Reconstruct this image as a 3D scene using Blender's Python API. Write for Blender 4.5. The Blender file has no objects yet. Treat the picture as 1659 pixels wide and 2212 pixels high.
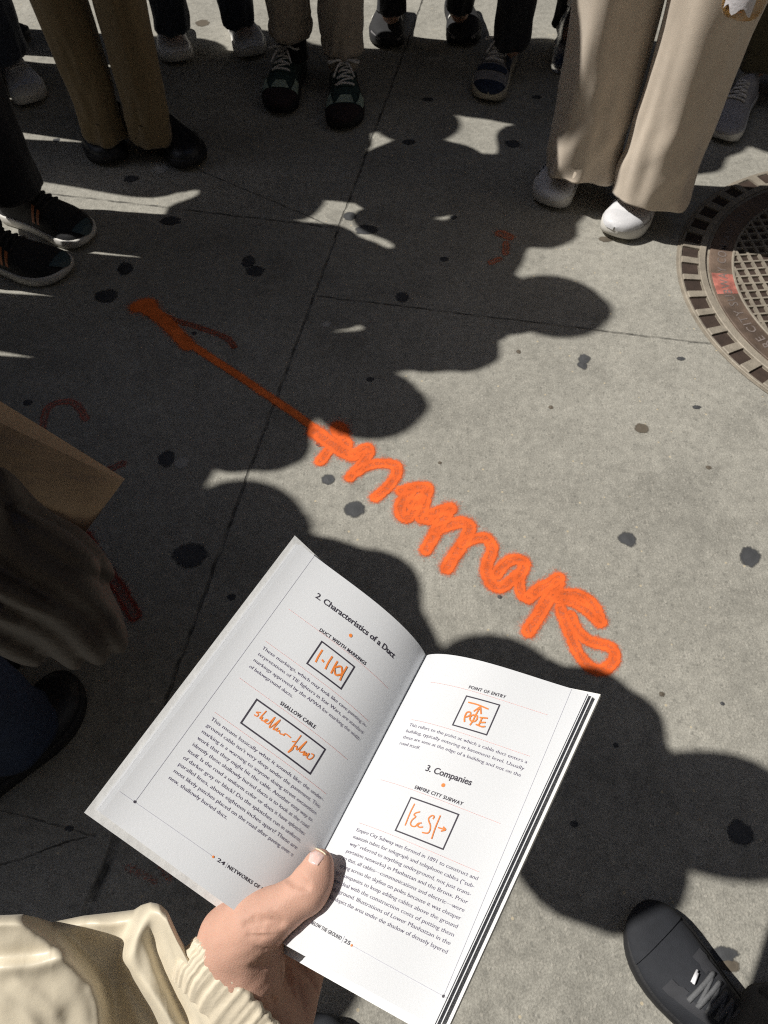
import bpy, bmesh, math, random
import numpy as np
from mathutils import Vector, Matrix, noise
random.seed(4); np.random.seed(4)
sc = bpy.context.scene
C = sc.collection
R = math.radians
# ------------------------------------------------------------------ camera, world, sun, exposure
PITCH = R(57.0); CAMH = 1.2; F = 1597.0; PW, PH = 1659.0, 2212.0
cd = bpy.data.cameras.new('camera'); cam = bpy.data.objects.new('camera', cd); C.objects.link(cam)
cam.location = (0, 0, CAMH); cam.rotation_euler = (R(90) - PITCH, 0, 0)
cd.sensor_fit = 'HORIZONTAL'; cd.sensor_width = 36.0; cd.lens = F / PW * 36.0
cd.clip_start = 0.02; cd.clip_end = 500
cd.dof.use_dof = True; cd.dof.focus_distance = 0.42; cd.dof.aperture_fstop = cd.lens / 1000 / 0.0007
sc.camera = cam
sc.cycles.filter_width = 1.1; sc.cycles.sample_clamp_indirect = 2.0; sc.cycles.use_denoising = False      # fine print must stay sharp
AZ = math.atan2(0.17, -0.985); EL = R(51)          # direction towards the sun
sun_dir = Vector((math.cos(AZ) * math.cos(EL), math.sin(AZ) * math.cos(EL), math.sin(EL)))
w = bpy.data.worlds.new('World'); sc.world = w; w.use_nodes = True
nt = w.node_tree; nt.nodes.clear()
sky = nt.nodes.new('ShaderNodeTexSky'); sky.sky_type = 'NISHITA'; sky.sun_disc = False
sky.sun_elevation = EL; sky.sun_rotation = R(90) - AZ
bg = nt.nodes.new('ShaderNodeBackground'); bg.inputs[1].default_value = 0.10
wo = nt.nodes.new('ShaderNodeOutputWorld')
nt.links.new(sky.outputs[0], bg.inputs[0]); nt.links.new(bg.outputs[0], wo.inputs[0])
sl = bpy.data.lights.new('sun', 'SUN'); sl.energy = 4.6; sl.angle = R(0.55); sl.color = (1, 0.965, 0.90)
so = bpy.data.objects.new('sun', sl); C.objects.link(so); so.location = (-4, 1, 6)
so.rotation_euler = sun_dir.to_track_quat('Z', 'Y').to_euler()
sc.view_settings.view_transform = 'Standard'; sc.view_settings.look = 'None'
sc.view_settings.exposure = 0.02; sc.view_settings.gamma = 1.0
SP, CP = math.sin(PITCH), math.cos(PITCH)
def cw(X, Y, Z):            # camera-frame metres (right, down, forward) -> world
    return Vector((X, -Y * SP + Z * CP, CAMH - Y * CP - Z * SP))
def pz(x, y, Z):            # the point seen at (x, y) of the full-size picture at depth Z
    return cw((x - 829.5) / F * Z, (y - 1106.0) / F * Z, Z)
def at(x, y, h=0.0):        # the point at height h that is seen at (x, y)
    s = SP + (y - 1106.0) / F * CP
    return pz(x, y, (CAMH - h) / s)
# ------------------------------------------------------------------ materials
MATS = {}
def mat(name, col, rough=0.8, var=0.12, scale=60.0, bump=0.15, bscale=None, metal=0.0, sheen=0.0, sss=0.0, spec=0.5, weave=0.0, coat=0.0):
    if name in MATS: return MATS[name]
    m = bpy.data.materials.new(name); m.use_nodes = True; t = m.node_tree; N = t.nodes; L = t.links
    b = N['Principled BSDF']
    tc = N.new('ShaderNodeTexCoord')
    n1 = N.new('ShaderNodeTexNoise'); n1.inputs['Scale'].default_value = scale; n1.inputs['Detail'].default_value = 5
    n2 = N.new('ShaderNodeTexNoise'); n2.inputs['Scale'].default_value = scale * 0.13; n2.inputs['Detail'].default_value = 3
    L.new(tc.outputs['Object'], n1.inputs['Vector']); L.new(tc.outputs['Object'], n2.inputs['Vector'])
    ad = N.new('ShaderNodeMath'); ad.operation = 'ADD'; L.new(n1.outputs[0], ad.inputs[0]); L.new(n2.outputs[0], ad.inputs[1])
    mr = N.new('ShaderNodeMapRange'); mr.inputs[1].default_value = 0.7; mr.inputs[2].default_value = 1.3
    mr.inputs[3].default_value = 1 - var; mr.inputs[4].default_value = 1 + var
    L.new(ad.outputs[0], mr.inputs[0])
    mx = N.new('ShaderNodeVectorMath'); mx.operation = 'SCALE'; mx.inputs[0].default_value = col[:3]
    L.new(mr.outputs[0], mx.inputs['Scale']); L.new(mx.outputs[0], b.inputs['Base Color'])
    b.inputs['Roughness'].default_value = rough; b.inputs['Metallic'].default_value = metal
    b.inputs['Specular IOR Level'].default_value = spec
    b.inputs['Coat Weight'].default_value = coat
    if sheen: b.inputs['Sheen Weight'].default_value = sheen; b.inputs['Sheen Roughness'].default_value = 0.5
    if sss:
        b.inputs['Subsurface Weight'].default_value = sss; b.inputs['Subsurface Radius'].default_value = (0.6, 0.25, 0.15)
        b.inputs['Subsurface Scale'].default_value = 0.01
    if bump:
        n3 = N.new('ShaderNodeTexNoise'); n3.inputs['Scale'].default_value = bscale or scale * 4; n3.inputs['Detail'].default_value = 4
        L.new(tc.outputs['Object'], n3.inputs['Vector'])
        bp = N.new('ShaderNodeBump'); bp.inputs['Strength'].default_value = bump; bp.inputs['Distance'].default_value = 0.002
        src = n3.outputs[0]
        if weave:
            wv = N.new('ShaderNodeTexWave'); wv.inputs['Scale'].default_value = weave; wv.inputs['Distortion'].default_value = 0.6
            wv.bands_direction = 'DIAGONAL'; L.new(tc.outputs['Object'], wv.inputs['Vector'])
            a2 = N.new('ShaderNodeMath'); a2.operation = 'ADD'; L.new(src, a2.inputs[0]); L.new(wv.outputs[1], a2.inputs[1]); src = a2.outputs[0]
        L.new(src, bp.inputs['Height']); L.new(bp.outputs[0], b.inputs['Normal'])
    MATS[name] = m; return m
# ------------------------------------------------------------------ mesh helpers
def tag(o, label=None, cat=None, group=None, kind=None):
    if label: o['label'] = label
    if cat: o['category'] = cat
    if group: o['group'] = group
    if kind: o['kind'] = kind
    return o
def empty(name, loc=(0, 0, 0)):
    o = bpy.data.objects.new(name, None); C.objects.link(o); o.location = loc; o.empty_display_size = 0.1
    return o
def mesh(name, v, f, m, parent=None, smooth=True, sub=0):
    me = bpy.data.meshes.new(name)
    me.from_pydata([tuple(float(c) for c in p) for p in v], [], [tuple(int(i) for i in q) for q in f]); me.update()
    if not isinstance(m, (list, tuple)): m = [m]
    for q in m: me.materials.append(q)
    if smooth: me.polygons.foreach_set('use_smooth', [True] * len(me.polygons))
    o = bpy.data.objects.new(name, me); C.objects.link(o)
    if parent is not None:
        o.parent = parent
        o.matrix_parent_inverse = parent_world(parent).inverted()
    if sub:
        s = o.modifiers.new('sub', 'SUBSURF'); s.levels = sub; s.render_levels = sub
    return o
def parent_world(p):
    m = p.matrix_basis.copy()
    return (parent_world(p.parent) @ p.matrix_parent_inverse @ m) if p.parent else m
class MB:
    def __init__(s): s.v = []; s.f = []
    def add(s, v, f):
        k = len(s.v); s.v += [tuple(p) for p in v]; s.f += [tuple(i + k for i in q) for q in f]
    def grid(s, P):                     # P[i][j]
        n, m = len(P), len(P[0])
        s.add([p for r in P for p in r], [(i * m + j, i * m + j + 1, (i + 1) * m + j + 1, (i + 1) * m + j) for i in range(n - 1) for j in range(m - 1)])
    def rings(s, Rg, cap0=True, cap1=True):
        n, m = len(Rg), len(Rg[0])
        f = [(i * m + j, i * m + (j + 1) % m, (i + 1) * m + (j + 1) % m, (i + 1) * m + j) for i in range(n - 1) for j in range(m)]
        if cap0: f.append(tuple(range(m - 1, -1, -1)))
        if cap1: f.append(tuple((n - 1) * m + j for j in range(m)))
        s.add([p for r in Rg for p in r], f)
    def tube(s, pts, r, n=8, close=False):
        pts = [Vector(p) for p in pts]; N = len(pts); Rg = []
        up = Vector((0.13, 0.21, 0.97)).normalized()
        for i, p in enumerate(pts):
            a = pts[(i - 1) % N] if close else pts[max(i - 1, 0)]; b = pts[(i + 1) % N] if close else pts[min(i + 1, N - 1)]
            d = (b - a).normalized(); x = d.cross(up).normalized(); y = x.cross(d)
            rr = r[i] if isinstance(r, (list, tuple)) else r
            Rg.append([p + (x * math.cos(t) + y * math.sin(t)) * rr for t in (2 * math.pi * k / n for k in range(n))])
        if close:
            m = n; s.add([p for q in Rg for p in q], [(i * m + j, i * m + (j + 1) % m, ((i + 1) % N) * m + (j + 1) % m, ((i + 1) % N) * m + j) for i in range(N) for j in range(m)])
        else: s.rings(Rg)
    def box(s, a, b):
        (x0, y0, z0), (x1, y1, z1) = a, b
        s.add([(x0, y0, z0), (x1, y0, z0), (x1, y1, z0), (x0, y1, z0), (x0, y0, z1), (x1, y0, z1), (x1, y1, z1), (x0, y1, z1)],
              [(0, 3, 2, 1), (4, 5, 6, 7), (0, 1, 5, 4), (1, 2, 6, 5), (2, 3, 7, 6), (3, 0, 4, 7)])
    def build(s, name, m, parent=None, smooth=True, sub=0): return mesh(name, s.v, s.f, m, parent, smooth, sub)
def spline(pts, n=6):
    P = [Vector(p) for p in pts]; P = [2 * P[0] - P[1]] + P + [2 * P[-1] - P[-2]]; out = []
    for i in range(1, len(P) - 2):
        for k in range(n):
            t = k / n; a, b, c, d = P[i - 1:i + 3]
            out.append(0.5 * ((2 * b) + (c - a) * t + (2 * a - 5 * b + 4 * c - d) * t * t + (3 * b - a - 3 * c + d) * t ** 3))
    out.append(P[-2]); return out
def smoothstep(a, b, x):
    t = min(max((x - a) / (b - a), 0), 1); return t * t * (3 - 2 * t)
def lerp_tab(tab, x):
    if x <= tab[0][0]: return tab[0][1]
    for (a, fa), (b, fb) in zip(tab, tab[1:]):
        if x <= b: return fa + (fb - fa) * (x - a) / (b - a)
    return tab[-1][1]
# ---- signed distance modelling
def cone(P, a, b, ra, rb):
    a = np.array(a, float); b = np.array(b, float); ab = b - a; t = np.clip(((P - a) @ ab) / max(ab @ ab, 1e-9), 0, 1)
    return np.linalg.norm(P - a - t[..., None] * ab, axis=-1) - (ra + (rb - ra) * t)
def ell(P, c, r):
    c = np.array(c, float); r = np.array(r, float); k = np.linalg.norm((P - c) / r, axis=-1)
    return (k - 1) * r.min() * 0.9
def smin(a, b, k):
    h = np.clip(0.5 + 0.5 * (b - a) / k, 0, 1); return b + (a - b) * h - k * h * (1 - h)
def nets(fn, lo, hi, h):
    lo = np.array(lo, float); hi = np.array(hi, float); n = np.ceil((hi - lo) / h).astype(int) + 1
    ax = [lo[i] + np.arange(n[i]) * h for i in range(3)]
    G = np.stack(np.meshgrid(*ax, indexing='ij'), -1); D = fn(G)
    D[0] = D[-1] = 1e-3 + abs(D[0]).max() * 0; D[:, 0] = D[:, -1] = 1e-3; D[:, :, 0] = D[:, :, -1] = 1e-3
    acc = np.zeros(tuple(n - 1) + (3,)); cnt = np.zeros(tuple(n - 1))
    cs = [(i, j, k) for i in (0, 1) for j in (0, 1) for k in (0, 1)]
    sl_ = lambda o: D[o[0]:n[0] - 1 + o[0], o[1]:n[1] - 1 + o[1], o[2]:n[2] - 1 + o[2]]
    for a in cs:
        for q in range(3):
            if a[q]: continue
            b = list(a); b[q] = 1; A = sl_(a); B = sl_(b); m = (A < 0) != (B < 0)
            t = np.where(m, A / np.where(m, A - B, 1), 0)
            for e in range(3): acc[..., e] += np.where(m, a[e] + (t if e == q else 0), 0)
            cnt += m
    idx = -np.ones(cnt.shape, int); M = cnt > 0; idx[M] = np.arange(M.sum())
    ijk = np.argwhere(M); V = lo + (ijk + acc[M] / cnt[M][:, None]) * h
    Fq = []
    for q in range(3):
        o = [0, 0, 0]; o[q] = 1
        A = D[:n[0] - o[0], :n[1] - o[1], :n[2] - o[2]]; B = D[o[0]:, o[1]:, o[2]:]
        e = np.argwhere((A < 0) != (B < 0)); u, v = [x for x in range(3) if x != q]
        e = e[(e[:, u] > 0) & (e[:, v] > 0) & (e[:, u] < n[u] - 1) & (e[:, v] < n[v] - 1)]
        ins = A[tuple(e.T)] < 0
        def g(du, dv): x = e.copy(); x[:, u] += du; x[:, v] += dv; return idx[tuple(x.T)]
        Q = np.stack([g(-1, -1), g(0, -1), g(0, 0), g(-1, 0)], 1)
        flip = ins if q != 1 else ~ins
        Q[~flip] = Q[~flip][:, ::-1]; Fq.append(Q)
    return V, np.concatenate(Fq)

# ------------------------------------------------------------------ ground
def ground_material():
    m = bpy.data.materials.new('concrete'); m.use_nodes = True; t = m.node_tree; N = t.nodes; L = t.links
    b = N['Principled BSDF']; b.inputs['Roughness'].default_value = 0.88; b.inputs['Specular IOR Level'].default_value = 0.3
    tc = N.new('ShaderNodeNewGeometry'); P = tc.outputs['Position']
    def noise_(s, d, r=0.6):
        n = N.new('ShaderNodeTexNoise'); n.inputs['Scale'].default_value = s; n.inputs['Detail'].default_value = d; n.inputs['Roughness'].default_value = r
        L.new(P, n.inputs['Vector']); return n.outputs[0]
    def rng(src, a, b_, c, d):
        r = N.new('ShaderNodeMapRange'); L.new(src, r.inputs[0])
        for i, x in enumerate((a, b_, c, d)): r.inputs[i + 1].default_value = x
        return r.outputs[0]
    def mth(op, a, b_=None):
        q = N.new('ShaderNodeMath'); q.operation = op
        for i, x in enumerate((a, b_)):
            if x is None: continue
            if isinstance(x, (int, float)): q.inputs[i].default_value = x
            else: L.new(x, q.inputs[i])
        return q.outputs[0]
    big = rng(noise_(2.2, 4), 0.3, 0.7, 0.86, 1.12); mid = rng(noise_(55, 5, 0.7), 0.3, 0.7, 0.80, 1.20)
    fine = rng(noise_(330, 3, 0.7), 0.3, 0.7, 0.72, 1.28); blot = rng(noise_(14, 4), 0.35, 0.7, 0.93, 1.05)
    stn = rng(noise_(5.5, 6, 0.65), 0.52, 0.62, 1.0, 0.86)
    k = mth('MULTIPLY', mth('MULTIPLY', mth('MULTIPLY', big, stn), mid), mth('MULTIPLY', fine, blot))
    def vor(s, thr, soft):
        v = N.new('ShaderNodeTexVoronoi'); v.inputs['Scale'].default_value = s; L.new(P, v.inputs['Vector'])
        sp = N.new('ShaderNodeSeparateColor'); L.new(v.outputs['Color'], sp.inputs[0])
        near = rng(v.outputs['Distance'], thr, thr - soft, 0.0, 1.0)
        return near, sp.outputs[0], sp.outputs[1], v.outputs['Color']
    nr, c1, c2, _ = vor(150, 0.42, 0.12)
    grit = mth('MULTIPLY', nr, rng(c1, 0.62, 0.66, 0, 1))                    # pale stones
    nr2, d1, d2, _ = vor(120, 0.4, 0.15)
    dark = mth('MULTIPLY', nr2, rng(d1, 0.80, 0.84, 0, 1))
    nr3, e1, e2, _ = vor(60, 0.16, 0.05)
    peb = mth('MULTIPLY', nr3, rng(e1, 0.86, 0.88, 0, 1))
    base = N.new('ShaderNodeVectorMath'); base.operation = 'SCALE'; base.inputs[0].default_value = (0.338, 0.325, 0.285); L.new(k, base.inputs['Scale'])
    def mix(f, a, col):
        q = N.new('ShaderNodeMix'); q.data_type = 'RGBA'; q.clamp_factor = True; L.new(f, q.inputs['Factor']); L.new(a, q.inputs['A']); q.inputs['B'].default_value = (*col, 1); return q.outputs['Result']
    c = mix(mth('MULTIPLY', grit, 0.28), base.outputs[0], (0.50, 0.47, 0.41))
    c = mix(mth('MULTIPLY', dark, 0.32), c, (0.10, 0.10, 0.09))
    c = mix(mth('MULTIPLY', peb, 0.8), c, (0.55, 0.47, 0.33))
    # expansion joints: distance to lines
    wob = mth('MULTIPLY', mth('SUBTRACT', noise_(22, 3), 0.5), 0.012)
    jmask = None; jb = None
    for (ax, ay), (bx, by), wd, lim in JOINTS:
        dx, dy = bx - ax, by - ay; l = math.hypot(dx, dy); nx, ny = -dy / l, dx / l
        dot = N.new('ShaderNodeVectorMath'); dot.operation = 'DOT_PRODUCT'; L.new(P, dot.inputs[0]); dot.inputs[1].default_value = (nx, ny, 0)
        dist = mth('ABSOLUTE', mth('ADD', mth('SUBTRACT', dot.outputs['Value'], nx * ax + ny * ay), wob))
        q = rng(dist, wd, wd * 0.35, 0, 1)
        if lim is not None:          # one side only, along the line
            d2_ = N.new('ShaderNodeVectorMath'); d2_.operation = 'DOT_PRODUCT'; L.new(P, d2_.inputs[0]); d2_.inputs[1].default_value = (dx / l, dy / l, 0)
            al = mth('SUBTRACT', d2_.outputs['Value'], (dx * ax + dy * ay) / l)
            q = mth('MULTIPLY', q, rng(al, lim[0] - 0.01, lim[0], 0, 1)); q = mth('MULTIPLY', q, rng(al, lim[1], lim[1] + 0.01, 1, 0))
        jmask = q if jmask is None else mth('MAXIMUM', jmask, q)
    c = mix(mth('MULTIPLY', jmask, rng(noise_(25, 4), 0.35, 0.6, 0.10, 0.80)), c, (0.018, 0.017, 0.016))
    L.new(c, b.inputs['Base Color'])
    h = mth('SUBTRACT', mth('ADD', mth('MULTIPLY', fine, 0.6), mth('ADD', mid, mth('MULTIPLY', grit, 0.3))), mth('MULTIPLY', jmask, 4.0))
    bp = N.new('ShaderNodeBump'); bp.inputs['Strength'].default_value = 0.55; bp.inputs['Distance'].default_value = 0.0022
    L.new(h, bp.inputs['Height']); L.new(bp.outputs[0], b.inputs['Normal'])
    return m
def g2(x, y): p = at(x, y); return (p.x, p.y)
JOINTS = [
    (g2(792, 330), g2(188, 1970), 0.0042, None),
    (g2(690, 640), g2(1560, 746), 0.0032, (0.0, 9.0)),
    (g2(725, 492), g2(66, 413), 0.0034, (0.0, 9.0)),
    (g2(725, 492), g2(423, 364), 0.0025, (0.0, 0.9)),
    (g2(252, 1818), g2(188, 1970), 0.010, (0.0, 0.6)),
    (g2(200, 1800), g2(26, 1860), 0.0018, (0.0, 0.2)), (g2(200, 1802), g2(0, 1749), 0.0018, (0.0, 0.2)),
]
gm = ground_material()
mb = MB()
gx = [-60, -8, -3, 0, 3, 8, 60]
mb.grid([[(x, y, 0) for y in gx] for x in gx]); mb.f = [q[::-1] for q in mb.f]
def overlay_mat(name, col, rough, speck, softn=True):
    m = bpy.data.materials.new(name); m.use_nodes = True; t = m.node_tree; N = t.nodes; L = t.links
    b = N['Principled BSDF']; b.inputs['Roughness'].default_value = rough; b.inputs['Specular IOR Level'].default_value = 0.25
    ge = N.new('ShaderNodeNewGeometry')
    n = N.new('ShaderNodeTexNoise'); n.inputs['Scale'].default_value = speck; n.inputs['Detail'].default_value = 5; n.inputs['Roughness'].default_value = 0.75
    L.new(ge.outputs['Position'], n.inputs['Vector'])
    n0 = N.new('ShaderNodeTexNoise'); n0.inputs['Scale'].default_value = speck * 0.15; n0.inputs['Detail'].default_value = 3
    L.new(ge.outputs['Position'], n0.inputs['Vector'])
    at_ = N.new('ShaderNodeAttribute'); at_.attribute_name = 'cover'
    a = N.new('ShaderNodeMath'); a.operation = 'MULTIPLY_ADD'; L.new(n.outputs[0], a.inputs[0]); a.inputs[1].default_value = 1.0
    L.new(at_.outputs['Fac'], a.inputs[2])
    mr = N.new('ShaderNodeMapRange'); L.new(a.outputs[0], mr.inputs[0]); mr.inputs[1].default_value = 0.60; mr.inputs[2].default_value = 1.10
    L.new(mr.outputs[0], b.inputs['Alpha'])
    vs = N.new('ShaderNodeVectorMath'); vs.operation = 'SCALE'; vs.inputs[0].default_value = col
    m2 = N.new('ShaderNodeMapRange'); L.new(n0.outputs[0], m2.inputs[0]); m2.inputs[1].default_value = 0.3; m2.inputs[2].default_value = 0.7; m2.inputs[3].default_value = 0.8; m2.inputs[4].default_value = 1.15
    L.new(m2.outputs[0], vs.inputs['Scale']); L.new(vs.outputs[0], b.inputs['Base Color'])
    bp = N.new('ShaderNodeBump'); bp.inputs['Strength'].default_value = 0.4; bp.inputs['Distance'].default_value = 0.002
    L.new(n.outputs[0], bp.inputs['Height']); L.new(bp.outputs[0], b.inputs['Normal'])
    return m
gum_m = overlay_mat('gum_black', (0.072, 0.074, 0.078), 0.6, 120)
gum_p = overlay_mat('gum_pale', (0.42, 0.41, 0.38), 0.6, 120)
gum_b = overlay_mat('gum_brown', (0.13, 0.11, 0.085), 0.7, 120)
cover_vals = [1.0] * len(mb.v); mids = [0] * len(mb.f)
GUM = [(437,50,15,7,3),(122,303,8,4,1),(283,387,15,7,1),(883,307,13,6,1),(1107,311,16,8,1),(347,363,15,12,2),(367,477,22,9,1),(755,467,14,9,1),(792,497,26,10,1),
 (537,565,15,12,1),(552,586,20,11,1),(270,580,17,13,1),(868,642,14,11,1),(1262,776,13,10,1),(1258,789,10,8,1),(360,991,18,16,1),(393,1000,15,12,2),(410,1200,37,24,1),(765,1100,22,17,1),
 (708,1036,14,11,1),(1355,1165,18,14,1),(1620,1203,22,20,1),(1385,925,15,10,3),(1600,1800,30,26,1),(1565,2062,28,16,1),(1575,2085,24,14,3),(230,640,25,13,1),(1308,517,14,6,3),(1385,335,12,7,3),
 (705,701,10,7,2),(1500,350,14,6,3),(745,1310,10,8,1),(500,1290,9,7,1),(1080,1290,5,4,1),(1240,1780,9,7,1),(60,870,10,6,1),(460,1590,9,6,1),(1505,880,9,4,1),(1470,775,9,4,1),(1060,140,11,4,1),
 (925,215,12,4,1),(960,560,9,5,1),(1160,210,10,4,1),(560,1760,8,6,1),(150,1790,10,6,1),(690,960,8,5,1),(600,1360,9,6,1),(420,720,6,4,1),(800,820,8,5,1),(980,470,8,4,1),(300,170,9,4,1),(1190,880,5,4,3),(1530,1010,6,4,3),(950,1000,4,3,3),(1120,760,5,4,3),(1430,1500,6,5,3),(1560,1520,5,4,1),(1330,1610,6,5,1)]
for (x, y, rx, ry, kd) in GUM:
    c = at(x, y); rxm = (at(x + rx, y) - c).length; rym = (at(x, y + ry) - c).length; n = 22; ph = random.random() * 9
    base = len(mb.v); z = 0.0008 + 0.00002 * random.random()
    mb.v.append((c.x, c.y, z + 0.001)); cover_vals.append(1.0)
    for ring, cv in ((0.66, 0.9), (1.18, 0.0)):
        for j in range(n):
            a = 2 * math.pi * j / n; q = 1 + 0.22 * noise.noise(Vector((math.cos(a) * 1.5 + ph, math.sin(a) * 1.5, ph)))+0.08 * noise.noise(Vector((math.cos(a) * 5 + ph, math.sin(a) * 5, ph)))
            mb.v.append((c.x + math.cos(a) * rxm * ring * q, c.y + math.sin(a) * rym * ring * q, z)); cover_vals.append(cv)
    for j in range(n):
        k = (j + 1) % n
        mb.f.append((base, base + 1 + j, base + 1 + k)); mids.append(kd)
        mb.f.append((base + 1 + j, base + 1 + n + j, base + 1 + n + k, base + 1 + k)); mids.append(kd)
gnd = mb.build('pavement', [gm, gum_m, gum_p, gum_b], smooth=False)
gnd.data.polygons.foreach_set('material_index', mids)
a_ = gnd.data.attributes.new('cover', 'FLOAT', 'POINT'); a_.data.foreach_set('value', cover_vals)
tag(gnd, 'grey concrete pavement with joints and trodden gum spots', 'pavement', kind='structure')
# ---- sprayed paint: a sheet of small cells with a coverage value from the distance to the strokes
def paint(name, strokes, col, label, cat, fade=1.0, step=0.003, z=0.0016, ring=0.48):
    S = []
    for si, (pts, wpx) in enumerate(strokes):
        P = spline([Vector((*g2(*p), 0)) for p in pts], 6) if len(pts) > 1 else [Vector((*g2(*pts[0]), 0))] * 2
        for i, (a, b) in enumerate(zip(P, P[1:])):
            mx, my = pts[min(i // 6, len(pts) - 1)]
            S.append((a.x, a.y, b.x, b.y, wpx * .90 / F * (CAMH / (SP + (my - 1106) / F * CP)) / 2, si))
    S = np.array(S); lo = np.minimum(S[:, :2].min(0), S[:, 2:4].min(0)) - 0.05; hi = np.maximum(S[:, :2].max(0), S[:, 2:4].max(0)) + 0.05
    nx, ny = (np.ceil((hi - lo) / step)).astype(int) + 1
    X, Y = np.meshgrid(lo[0] + np.arange(nx) * step, lo[1] + np.arange(ny) * step, indexing='ij')
    cov = np.zeros(X.shape)
    dist = np.full((len(strokes),) + X.shape, 9.0)
    for ax, ay, bx, by, r, si in S:
        i0 = max(int((min(ax, bx) - r - .04 - lo[0]) / step), 0); i1 = int((max(ax, bx) + r + .04 - lo[0]) / step) + 1
        j0 = max(int((min(ay, by) - r - .04 - lo[1]) / step), 0); j1 = int((max(ay, by) + r + .04 - lo[1]) / step) + 1
        x = X[i0:i1, j0:j1]; y = Y[i0:i1, j0:j1]; dx, dy = bx - ax, by - ay
        t = np.clip(((x - ax) * dx + (y - ay) * dy) / max(dx * dx + dy * dy, 1e-9), 0, 1)
        d = np.hypot(x - ax - t * dx, y - ay - t * dy) / r
        q_ = dist[int(si), i0:i1, j0:j1]; np.minimum(q_, d, out=q_)
    wob = np.array([[noise.noise(Vector((x * 60, y * 60, 2))) for y in Y[0, ::3]] for x in X[::3, 0]])
    wob = np.kron(wob, np.ones((3, 3)))[:X.shape[0], :X.shape[1]]
    for d in dist:
        d = d + .12 * wob
        edge = np.clip((1.0 - d) / 0.20, 0, 1)
        pr_ = edge * (1 - ring * np.clip((0.72 - d) / 0.30, 0, 1)) * 0.95
        pr_ = np.maximum(pr_, 0.40 * np.exp(-np.clip(d - 1, 0, 9) * 2.6) * (d < 5))
        cov = np.maximum(cov, pr_)
    cov *= fade
    q = np.maximum.reduce([cov[:-1, :-1], cov[1:, :-1], cov[:-1, 1:], cov[1:, 1:]]) > 0.03
    idx = np.arange(nx * ny).reshape(nx, ny); fc = np.stack([idx[:-1, :-1][q], idx[1:, :-1][q], idx[1:, 1:][q], idx[:-1, 1:][q]], 1)
    used = np.unique(fc); re = -np.ones(nx * ny, int); re[used] = np.arange(len(used))
    V = np.stack([X.ravel()[used], Y.ravel()[used], np.full(len(used), z)], 1)
    o = mesh(name, V, re[fc], overlay_mat(name + '_paint', col, 0.75, 260), None, False)
    a = o.data.attributes.new('cover', 'FLOAT', 'POINT'); a.data.foreach_set('value', cov.ravel()[used])
    tag(o, label, cat); return o
def zt(pts, ox, oy, s): return [((ox + x / s) / 1.8228, (oy + y / s) / 1.8228) for x, y in pts]
wz = lambda *p: zt(p, 1000, 1500, 1.037)
WD = 31
paint('sprayed_word', [
    (wz((345, 195), (352, 215)), 42), (wz((250, 208), (300, 245), (350, 280), (405, 305)), 38), (wz((305, 285), (272, 328)), 28),
    (wz((352, 215), (380, 260)), 30),
    (wz((405, 300), (445, 278), (466, 275), (468, 300), (435, 345), (393, 395)), 27),
    (wz((425, 372), (470, 345), (530, 337), (578, 348), (580, 385), (545, 435), (495, 477)), 28),
    (wz((600, 450), (650, 437), (705, 435), (700, 470), (690, 520), (680, 560), (715, 568)), 30),
    (wz((640, 450), (600, 500), (600, 545), (628, 560), (660, 520), (680, 480)), 30), (wz((650, 500), (652, 502)), 42),
    (wz((700, 562), (750, 532), (800, 520)), 28), (wz((798, 522), (790, 528)), 38), (wz((800, 525), (765, 575), (735, 630), (702, 690)), 32),
    (wz((745, 610), (795, 590), (850, 578), (880, 600), (860, 650), (820, 710), (787, 765)), 33),
    (wz((850, 665), (900, 645), (950, 645), (972, 690), (955, 740), (950, 790), (975, 835), (1015, 842), (1055, 812), (1095, 775), (1100, 740), (1060, 730), (1020, 752), (990, 790)), 30),
    (wz((1100, 760), (1082, 820), (1092, 870), (1122, 892)), 28), (wz((1120, 885), (1165, 850), (1210, 828), (1243, 805)), 32), (wz((1240, 830), (1200, 890), (1160, 960), (1120, 1022)), 34),
    (wz((1225, 880), (1290, 868), (1345, 882), (1392, 925), (1418, 985)), 27), (wz((1240, 890), (1300, 905), (1360, 940), (1410, 990)), 27),
    (wz((1250, 930), (1268, 980), (1295, 1050), (1328, 1120), (1375, 1170), (1430, 1178), (1468, 1142), (1462, 1095), (1415, 1075), (1365, 1060), (1320, 1020), (1292, 960)), 29),
], (0.88, 0.15, 0.03), 'bright orange cursive word sprayed on the sunlit pavement, beyond the open book', 'graffiti')
az_ = lambda *p: zt(p, 400, 1000, 1.508)
paint('sprayed_arrow', [
    (az_((215, 315), (275, 300), (290, 335)), 38), (az_((250, 320), (300, 345), (370, 395), (435, 460), (515, 545)), 32),
    (az_((555, 555), (660, 625), (760, 690), (860, 755), (940, 812), (1030, 872), (1140, 945), (1260, 1032)), 18)],
    (1.0, 0.22, 0.05), 'long orange arrow sprayed across the shaded pavement, its head at the left', 'graffiti', z=0.0014, ring=0.25)
paint('sprayed_barb', [(az_((360, 365), (450, 400), (600, 445), (740, 500), (785, 550)), 15)], (0.5, 0.10, 0.04),
      'thin faint orange barb sprayed beside the arrow head', 'graffiti', fade=0.62, z=0.0012)
paint('paint_mark', [([(1080, 505), (1100, 512)], 26), ([(1093, 525), (1092, 548)], 16), ([(1078, 560), (1060, 568)], 16)], (0.72, 0.20, 0.09),
      'small worn orange paint blotch between the big shadow and the white shoes', 'graffiti', fade=0.55, z=0.0013)
paint('paint_mark', [([(92, 925), (105, 880), (150, 868), (175, 885)], 18), ([(175, 885), (185, 905)], 18)], (0.62, 0.14, 0.09),
      'faded reddish hook of paint beyond the paper bag', 'graffiti', fade=0.5, z=0.0013)
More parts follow.
